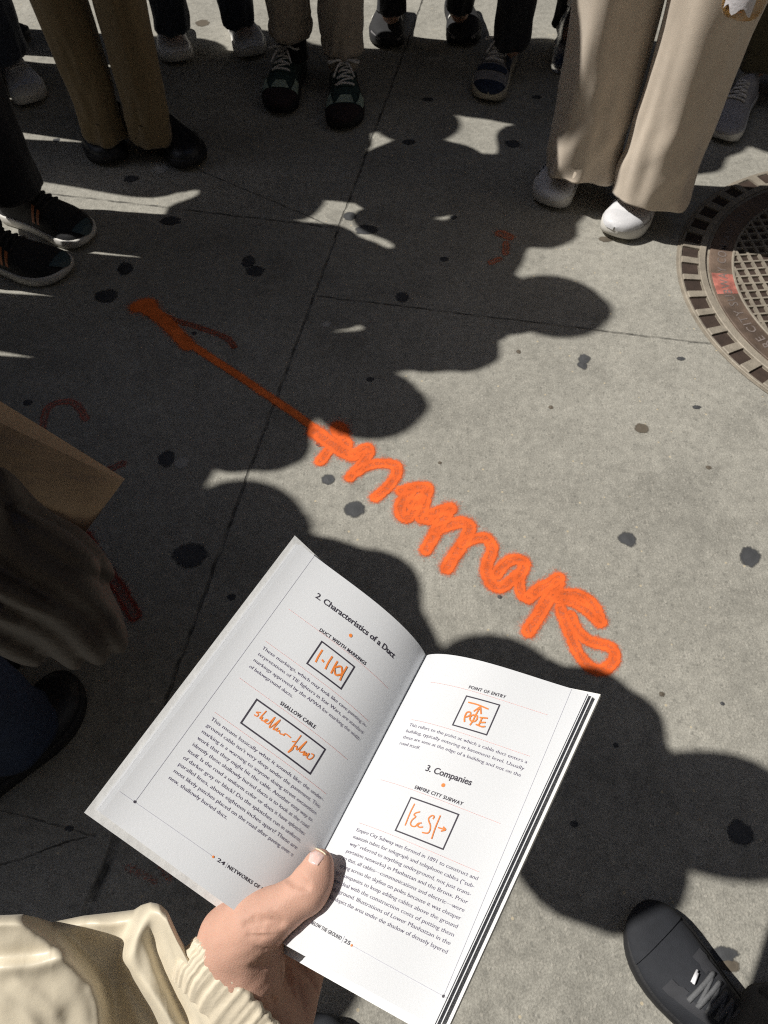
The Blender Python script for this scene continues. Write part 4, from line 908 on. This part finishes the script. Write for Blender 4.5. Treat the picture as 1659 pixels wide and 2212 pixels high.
# ------------------------------------------------------------------ the person holding the book: hand, sleeve, shoes
def px(x, y, Z): return np.array(cc(x, y, Z))      # camera frame, metres
Z_ = lambda r, Z: r * Z / F
def hand(P):
    P = P + np.array((0, 0, .005))
    def cn(a, b, ra, rb): return cone(P, px(*a), px(*b), Z_(ra, a[2]), Z_(rb, b[2]))
    # thumb
    T = cn((692, 1856, .3865), (681, 1888, .3845), 30, 35); T = smin(T, cn((681, 1888, .3845), (664, 1917, .383), 36, 40), .006)
    T = smin(T, cn((664, 1917, .383), (612, 1951, .382), 39, 39), .006); T = smin(T, cn((612, 1951, .382), (556, 1982, .386), 40, 54), .008)
    T = smin(T, cn((556, 1982, .386), (512, 2022, .394), 56, 68), .012)
    T = smin(T, cn((512, 2022, .394), (535, 2090, .396), 70, 66), .012); T = smin(T, cn((535, 2090, .396), (545, 2130, .402), 62, 52), .012)
    T = smin(T, cn((566, 2035, .395), (575, 2090, .398), 44, 34), .008)
    # wrist and forearm
    Wr = cn((505, 2120, .408), (600, 2240, .418), 62, 66); Wr = smin(Wr, cn((545, 2190, .414), (330, 2360, .42), 74, 95), .02); Wr = smin(Wr, cn((330, 2360, .42), (-200, 2800, .45), 110, 150), .02)
    D = smin(T, Wr, .012)
    # palm, beyond the thumb, and the outer edge of the hand
    Pm = cn((612, 2215, .424), (632, 2105, .440), 62, 62); Pm = smin(Pm, cn((560, 2160, .424), (560, 2020, .440), 60, 62), .012); Pm = smin(Pm, cn((560, 2020, .440), (640, 2060, .448), 55, 55), .012)
    Pm = smin(Pm, cn((600, 2140, .434), (610, 2040, .446), 60, 55), .012)
    D = smin(D, Pm, .0045)
    D = smin(D, cn((488, 1988, .405), (470, 2050, .402), 26, 34), .006)
    # four fingers under the book, unequal and curled round the spine
    for (kx, ky, kz), (mx_, my_, mz), (tx_, ty_, tz), r0 in (((500, 1985, .425), (505, 1880, .452), (590, 1800, .466), 26), ((555, 1985, .446), (575, 1840, .466), (668, 1755, .476), 27),
                                           ((615, 2010, .452), (660, 1870, .468), (735, 1790, .474), 25), ((665, 2060, .450), (712, 1955, .462), (765, 1895, .466), 21)):
        D = smin(D, cn((kx, ky, kz), (mx_, my_, mz), r0 * 1.05, r0), .006); D = smin(D, cn((mx_, my_, mz), (tx_, ty_, tz), r0 * .98, r0 * .82), .003)
    return D
def surf(fn, x, y, z0=.33, z1=.50):
    Zs = np.linspace(z0, z1, 600); P = np.stack([(x - 829.5) / F * Zs, (y - 1106) / F * Zs, Zs], 1); d = fn(P); i = np.argmax(d < 0)
    return P[i] if (d < 0).any() else None
def z3(X, Y): return (548.6 + X * .1815, 1810.4 + Y * .1815)
CR = [([(410, 485), (470, 515), (530, 540), (590, 580), (640, 600)], .0011), ([(520, 440), (560, 480), (600, 530), (640, 560)], .0009), ([(420, 470), (480, 440), (540, 420)], .0006), ([(430, 505), (500, 560), (560, 590)], .0007),
      ([(-100, 1030), (0, 1010), (100, 1000), (220, 1000), (320, 1022)], .0012), ([(-60, 1080), (60, 1085), (180, 1080), (300, 1050)], .0008), ([(0, 930), (120, 950), (240, 985), (330, 1015)], .0008), ([(-60, 1160), (80, 1170), (230, 1150)], .0007), ([(200, 890), (300, 950), (350, 1000)], .0007),
      ([(340, 1440), (380, 1560), (420, 1700), (470, 1850)], .0011), ([(400, 1430), (520, 1520), (620, 1620), (700, 1730), (750, 1820)], .0012), ([(320, 1560), (330, 1700), (335, 1900)], .0009), ([(480, 1440), (600, 1560), (680, 1640)], .0007),
      ([(200, 1900), (260, 1960), (160, 2010)], .0009), ([(20, 1300), (140, 1330), (250, 1300)], .0005), ([(-20, 1500), (120, 1540), (260, 1500)], .0005), ([(520, 1750), (580, 1900), (600, 2050)], .0008)]
crs = []
for pts, r_ in CR:
    q_ = [surf(hand, *z3(*p)) for p in pts]; q_ = [v for v in q_ if v is not None]
    crs += [(a, b, r_) for a, b in zip(q_, q_[1:]) if np.linalg.norm(a - b) < .02]
def hand2(P):
    D = hand(P)
    X = P * 1.0
    D = D + .00018 * np.sin(X[..., 0] * 420 + 2 * np.sin(X[..., 1] * 260)) * np.sin(X[..., 1] * 380 + X[..., 2] * 300)
    for a, b, r_ in crs:
        lo = np.minimum(a, b) - .006; hi = np.maximum(a, b) + .006
        M = np.all((P > lo) & (P < hi), axis=-1)
        if M.any():
            c_ = cone(P[M], a, b, r_, r_); D[M] = -smin(-D[M], c_, .0016)
    return D
Vv, Ff = nets(hand2, px(395, 1790, .40) + (-.03, -.01, -.05), px(790, 2420, .46) + (.0, .03, .04), .0013)
wv = [cw(*v) for v in Vv]
me_root = empty('person', (0.22, -.25, 0)); tag(me_root, 'person in a cream jacket holding the open book in the left hand', 'person')
skin2 = mat('skin_hand', (0.58, 0.345, 0.26), 0.6, 0.14, 45, 0.18, 1100, sss=0.12, spec=.25)
hnd = mesh('hand', wv, Ff, skin2, me_root)
# thumb nail: a curved plate on the thumb
NC = [(694, 100), (872, 195), (760, 345), (632, 292)]
m = MB(); G_ = []
for i in range(11):
    row = []
    for j in range(13):
        a, b = i / 10 * 2 - 1, j / 12 * 2 - 1
        kx_ = a * math.sqrt(max(1 - b * b * .28, 0)); ky_ = b * math.sqrt(max(1 - a * a * .22, 0)); u_, v_ = (ky_ + 1) / 2, (kx_ + 1) / 2
        X = (NC[0][0] * (1 - u_) + NC[1][0] * u_) * (1 - v_) + (NC[3][0] * (1 - u_) + NC[2][0] * u_) * v_; Y = (NC[0][1] * (1 - u_) + NC[1][1] * u_) * (1 - v_) + (NC[3][1] * (1 - u_) + NC[2][1] * u_) * v_
        s_ = surf(hand, *z3(X, Y)); e_ = max(abs(a), abs(b))
        lift = .0009 * (1 - e_ ** 6) + (.0006 if a < -.8 else 0) - .0003 * (e_ > .98)
        row.append(cw(*(s_ - np.array((0, 0, 1)) * lift)))
    G_.append(row)
m.grid(G_); nail = m.build('nail', mat('nail', (0.80, 0.56, 0.51), .22, .05, 30, .05, 200, sss=.2, coat=.4), hnd)
m = MB(); m.tube([p + (G_[0][j] - G_[1][j]) * .3 for j, p in enumerate(G_[0])], .0005, 6); m.build('nail_tip', mat('nail_tip', (.72, .62, .45), .35, .05), hnd)
# sleeve: a puffy nylon sleeve with the folds seen in the photo
TOP = [(-460, 1990), (-200, 1976), (-100, 1972), (0, 1977), (50, 1975), (85, 1983), (112, 1992), (180, 1978), (260, 1969), (290, 1965), (305, 1955), (325, 1949), (345, 1953), (362, 1968), (384, 2017), (400, 2046), (428, 2095), (462, 2160), (487, 2212), (528, 2300), (570, 2390)]
LUMP = [(-600, 1900), (40, 1900), (75, 1975), (105, 2002), (150, 2035), (186, 2075), (222, 2118), (240, 2170), (250, 2300), (262, 2800), (-600, 2800)]
LOOP = [(325, 1925), (300, 1972), (280, 2010), (259, 2066), (263, 2088), (290, 2130), (330, 2200), (362, 2262), (420, 2800), (900, 2800), (900, 2300), (560, 2200), (470, 2085), (420, 2010), (372, 1940)]
def seg2(x, y, a, b):
    dx, dy = b[0] - a[0], b[1] - a[1]; t = np.clip(((x - a[0]) * dx + (y - a[1]) * dy) / (dx * dx + dy * dy), 0, 1)
    return np.hypot(x - a[0] - t * dx, y - a[1] - t * dy)
def sdpoly(X, Y, Q):
    dm = np.full(X.shape, 1e9); ins = np.zeros(X.shape, bool)
    for a, b in zip(Q, Q[1:] + Q[:1]):
        dm = np.minimum(dm, seg2(X, Y, a, b))
        if a[1] != b[1]: ins ^= ((a[1] > Y) != (b[1] > Y)) & (X < (b[0] - a[0]) * (Y - a[1]) / (b[1] - a[1]) + a[0])
    return np.where(ins, dm, -dm)
_xs = np.concatenate([np.arange(-460, -20, 9.0), np.arange(-20, 571, 3.0)]); _tp = np.interp(_xs, *zip(*TOP))
_tt = np.concatenate([np.linspace(0, 1, 150) ** 1.15])
_Y = _tp[:, None] + _tt[None, :] * (2640 - _tp[:, None]); _X = np.repeat(_xs[:, None], len(_tt), 1)
def prof(sd, r): k = np.clip(sd / r, 0, 1); return np.sqrt(1 - (1 - k) ** 2)
_Z = np.interp(_X, [-460, 0, 250, 480, 570], [.392, .394, .402, .396, .396])
_Z = _Z - .034 * prof(sdpoly(_X, _Y, LUMP), 42) - .019 * prof(sdpoly(_X, _Y, LOOP), 30)
def crest(pts, amp, wd, p=1.5):
    P_ = [(q_.x, q_.y) for q_ in spline([(x, y, 0) for x, y in pts], 5)]
    L_ = np.cumsum([0] + [math.dist(a, b) for a, b in zip(P_, P_[1:])]); dm = np.full(_X.shape, 1e9); sp = np.zeros(_X.shape)
    for n_, (a, b) in enumerate(zip(P_, P_[1:])):
        d_ = seg2(_X, _Y, a, b); m_ = d_ < dm; dm[m_] = d_[m_]; sp[m_] = L_[n_] / L_[-1]
    tap = np.clip(np.minimum(sp, 1 - sp) * 5 + .15, 0, 1)
    return amp * .001 * tap * np.exp(-(dm / wd) ** p)
for a_ in (([(326, 1985), (328, 2020), (342, 2070), (360, 2115), (392, 2180), (420, 2240)], -9, 13), ([(330, 1962), (360, 1990), (392, 2050), (420, 2110), (455, 2180), (480, 2250)], 4, 16), ([(318, 1965), (292, 2005), (275, 2060), (285, 2100), (330, 2155), (380, 2230)], 4, 14),
           ([(-80, 2104), (0, 2092), (80, 2085), (148, 2066), (196, 2088), (228, 2132), (242, 2200)], 4.5, 15, 1.4), ([(-80, 2070), (30, 2064), (95, 2058), (140, 2046), (180, 2070), (205, 2100)], -2.5, 16), ([(-100, 2000), (30, 1996), (80, 2005), (118, 2030), (168, 2062)], 2.5, 16, 1.3),
           ([(20, 2108), (50, 2134), (90, 2160), (130, 2200)], 2, 18), ([(-60, 2140), (0, 2160), (60, 2200), (90, 2260)], 3, 26),
           ([(120, 2190), (170, 2220), (210, 2270)], -2, 26), ([(168, 2110), (196, 2160), (206, 2230)], -2, 14), ([(185, 1990), (235, 1998), (280, 1990)], 2.5, 10), ([(150, 2010), (200, 2040), (250, 2050)], -2, 14), ([(262, 2110), (280, 2160), (320, 2240)], 4, 12), ([(300, 2150), (340, 2205), (370, 2270)], -4, 10),
           ([(400, 2120), (430, 2180), (452, 2240)], -3, 9), ([(300, 2000), (290, 2050), (300, 2090)], 1.6, 6), ([(364, 2020), (384, 2070), (410, 2120)], -2, 7), ([(420, 2150), (440, 2200), (470, 2235)], 2, 8), ([(-200, 2050), (-150, 2150), (-120, 2300)], 5, 30)):
    _Z = _Z - crest(*a_)
_wx, _wy = _X * .02, _Y * .02
_nz = np.array([[noise.noise(Vector((x, y, 1.7))) * .0006 + noise.noise(Vector((x * 2.2 + y * .6, y * 1.3, 4.1))) * .0002 for x, y in zip(r0, r1)] for r0, r1 in zip(_wx, _wy)])
_Z = _Z + _nz
for _ in range(9):
    _Z[1:-1, 1:-1] = (_Z[1:-1, 1:-1] * 2 + _Z[2:, 1:-1] + _Z[:-2, 1:-1] + _Z[1:-1, 2:] + _Z[1:-1, :-2]) / 6
# the cloth rolls over at its upper outline and closes behind
_e = np.clip((_Y - _tp[:, None]) / 26.0, 0, 1); _Z = _Z + (1 - np.sqrt(1 - (1 - _e) ** 2)) * .012
G_ = []
for i in range(len(_xs)):
    z0 = _Z[i, 0]; col = [cw(*px(_xs[i], _tp[i] + 6 + 900 * k, .455)) for k in (.9, .4, .12, .02)] + [cw(*px(_xs[i], _tp[i] + o_, z0 + (.452 - z0) * f_)) for o_, f_ in ((2, .75), (.5, .4), (0, .15))]
    G_.append(col + [cw(*px(_X[i, j], _Y[i, j], _Z[i, j])) for j in range(len(_tt))])
m = MB(); m.grid(G_)
cream_j = mat('nylon_cream', (0.72, 0.645, 0.50), 0.40, 0.03, 18, 0.12, 140, sheen=.1, spec=.4)
m.build('sleeve', cream_j, me_root)
# ruched elastic cuff
m = MB(); RG = []; nseg = 240
ca, cb_ = px(512, 2122, .404), px(462, 2166, .404); axv = cb_ - ca; 
e1 = px(595, 2216, .404) - px(431, 2034, .404); e1 = e1 / np.linalg.norm(e1); e2 = px(545, 2162, 1.); e2 /= np.linalg.norm(e2); axn = np.cross(e1, e2); axn /= np.linalg.norm(axn)
if axn @ axv < 0: axn = -axn
ctr_ = px(542, 2158, .404)
for k, (t, rr) in enumerate(((-.001, .72), (-.002, .93), (0, .985), (.002, 1.0), (.004, .985), (.007, 1.005), (.010, .99), (.013, 1.0), (.016, .97), (.020, .90))):
    ring = []
    for j in range(nseg):
        a = 2 * math.pi * j / nseg
        rp = 1 + (.010 * math.sin(a * 53 + 1.5 * math.sin(a * 5) + t * 40) + .007 * math.sin(a * 23 + 2) + .004 * math.sin(a * 87 + 1)) * (1 if rr > .9 else .2)
        p = ctr_ + e1 * (math.cos(a) * .0435 * rr * rp) + e2 * (math.copysign(abs(math.sin(a)) ** .28, math.sin(a)) * (.0415 - .7 * max(t, 0)) * rr * rp) + axn * (t + .0006 * math.sin(a * 31 + 1.2 * math.sin(a * 5)))
        ring.append(cw(*p))
    RG.append(ring)
m.rings(RG, False, False); m.build('cuff', mat('cuff_cream', (0.68, 0.60, 0.46), 0.5, 0.04, 18, 0.5, 90, sheen=.1), me_root)
# body of the same person, outside the frame (they stand beneath and behind the camera)
toeR = g(1366, 1972); heelR = (toeR[0] + .165, toeR[1] - .215); 
toeL = g(690, 2196); heelL = (toeL[0] + .02, toeL[1] - .27)
aR = (heelR[0] - .02, heelR[1] + .05); aL = (heelL[0], heelL[1] + .06)
r, L, hl, hr = person('person in a cream jacket holding the open book in the left hand', (aL, aR), R(93), 1.62, ('hang', 'hip'), cream_j, hair=1, longhair=True, lean=(.02, -.24), root=me_root, arm_l=False)
el_ = cw(*px(-620, 2900, .50)); sh_w = V3(L(-.17, 0, 1.40))
def uarm(P): 
    D = cone(P, np.array(sh_w), np.array(el_), .075, .085); return smin(D, cone(P, np.array(el_), np.array(cw(*px(-150, 2420, .43))), .085, .075), .03)
lo = np.minimum(np.array(sh_w), np.array(el_)) - .15; hi = np.maximum(np.array(sh_w), np.array(cw(*px(-150, 2420, .43)))) + .15; lo = np.minimum(lo, np.array(cw(*px(-150, 2420, .43))) - .15)
Vv, Ff = nets(uarm, lo, hi, .012); mesh('sleeve', Vv, Ff, cream_j, me_root)
trousers(me_root, [(Vector((*aR, 0)), .06, R(100)), (Vector((*aL, 0)), .06, R(90))], black, [(0, .072, .08), (.3, .08, .085), (.7, .11, .11)], V3(L(0, 0, .9)), seed=31)
blk_c = mat('canvas_black', (0.020, 0.022, 0.028), .8, .15, 100, .4, 900)
lace_k = mat('lace_grey', (0.13, 0.133, 0.14), .8, .2, 200, .5, 900)
tag_m = mat('lace_tip', (.75, .75, .78), .3)
for toe, heel, lf in ((toeR, heelR, 1), (toeL, heelL, -1)):
    sh, US, pt = shoe(me_root, toe, heel, .098, blk_c, rubber_k, lace_k, sole_h=.034, toe_h=.052, top_h=.088, laces=6, left=lf, length=.265, tongue_m=blk_c, caps=[('toe_cap', blk_c, .0, .16, .1, .9, None), ('lace_guard', mat('suede_black', (0.035, .036, .042), .8, .15, 100, .4, 900), .30, .60, .60, .74, None), ('lace_guard', mat('suede_black', (0.035, .036, .042)), .30, .60, .26, .40, None)])
    mm = MB()
    for o_ in (0, .009): mm.tube([US(.345 + o_, math.pi * .46, .006), US(.36 + o_, math.pi * .53, .006)], 0.0017, 6)
    mm.build('lace_tips', tag_m, sh)
# ------------------------------------------------------------------ people outside the frame, whose shadows fall into it
SHV = Vector((sun_dir.x, sun_dir.y, 0)) / sun_dir.z
def foot_for(px_, py_, h): p = at(px_, py_, 0); q_ = p + SHV * h; return q_.x, q_.y
def crowd(label, head_px, height, face, arms, top, tr, seed, lean=(0, 0), **k):
    x, y = foot_for(*head_px, height * .945); x -= lean[0]; y -= lean[1]; fx, fy = math.cos(face), math.sin(face)
    A = (x + fy * .10, y - fx * .10); B_ = (x - fy * .10, y + fx * .10)
    r, L, hl, hr = person(label, (B_, A), face, height, arms, top, lean=lean, **k)
    trousers(r, [(Vector((*A, 0)), .07, face), (Vector((*B_, 0)), .07, face)], tr, PR, hip_of(L), seed=seed)
    for (q_, lf) in ((A, 1), (B_, -1)):
        shoe(r, (q_[0] + fx * .20, q_[1] + fy * .20), (q_[0] - fx * .08, q_[1] - fy * .08), .105, blackl, rubber_k, None, left=lf)
    return r
crowd('person in a grey jacket beyond the left edge whose round head shadow touches the arrow', (775, 865), 1.70, R(-10), 'hang', grey, navy, 41, wide=.85)
crowd('person in a black jacket outside the left edge, shading the ground above the book', (505, 1130), 1.72, R(-10), 'hang', black, black, 42, wide=.72)
crowd('person in a brown coat outside the left edge, casting the head shadow behind the book', (1050, 1485), 1.66, R(10), 'hang', brown, denim, 43)
crowd('tall person in a navy jacket outside the left edge, beyond the person in khaki chinos', (810, 372), 1.80, R(-20), 'cross', navy, black, 44, torso_w=1.1)
crowd('person in an olive jacket outside the left edge, standing farthest back', (760, 190), 1.70, R(-10), 'cross', olive, black, 45)

crowd('short person in a grey coat outside the left edge, nearest the cream sleeve', (880, 1905), 1.60, R(0), 'hang', grey, denim, 46, coat=.2, wide=.9)
# ------------------------------------------------------------------ unseen buildings, added to close off most of the sky and deepen the shadows
def building(label, x0, x1, y0, y1, h, m, facing):
    b = empty('building', ((x0 + x1) / 2, (y0 + y1) / 2, 0)); tag(b, label, 'building')
    k = MB(); k.box((x0, y0, -.1), (x1, y1, h)); k.box((x0 - .3, y0 - .3, h), (x1 + .3, y1 + .3, h + .8)); k.box((x0 - .12, y0 - .12, 4.2), (x1 + .12, y1 + .12, 4.7)); k.build('wall', m, b, False)
    ax, s = facing; lo, hi = (x0, x1) if ax == 'y' else (y0, y1); n = min(6, int((hi - lo) / 3)); wm = None
    for i in range(n):
        for f in range(4):
            u = lo + (hi - lo) * (i + .5) / n; z = 6 + f * 3.6; w_ = MB()
            c = ((y1 if s > 0 else y0) if ax == 'y' else (x1 if s > 0 else x0)) + s * .01
            for (a, bb, c0, c1, dp) in ((-.65, .65, 0, 1.9, .02), (-.78, -.65, -.1, 2.0, .07), (.65, .78, -.1, 2.0, .07), (-.85, .85, -.22, 0, .12), (-.78, .78, 1.9, 2.05, .08), (-.65, .65, .92, .98, .05)):
                if ax == 'y': w_.box((u + a, min(c, c + s * dp), z + c0), (u + bb, max(c, c + s * dp), z + c1))
                else: w_.box((min(c, c + s * dp), u + a, z + c0), (max(c, c + s * dp), u + bb, z + c1))
            w_.build('window', stone_w, b, False)
stone_w = mat('window_stone', (0.10, 0.11, 0.13), .5, .2, 2, .2)
brick_d = mat('brick_dark', (0.065, 0.062, 0.068), .9, .25, 3, .4, 12)
stone_d = mat('stone_dark', (0.10, 0.105, 0.12), .9, .2, 2, .4, 10)
building('unseen dark grey brick building added ahead to close off the sky', -30, 26, 11, 25, 48, brick_d, ('y', -1))
building('unseen dark stone building added behind the camera to close off the sky', -30, 26, -22, -7, 48, stone_d, ('y', 1))
building('unseen dark grey brick building added at the right to close off the sky', 17, 40, -7.5, 11.5, 40, brick_d, ('x', -1))
building('unseen low grey brick building added far to the left, kept below the sun', -52, -34, -7.5, 11.5, 14, brick_d, ('x', 1))
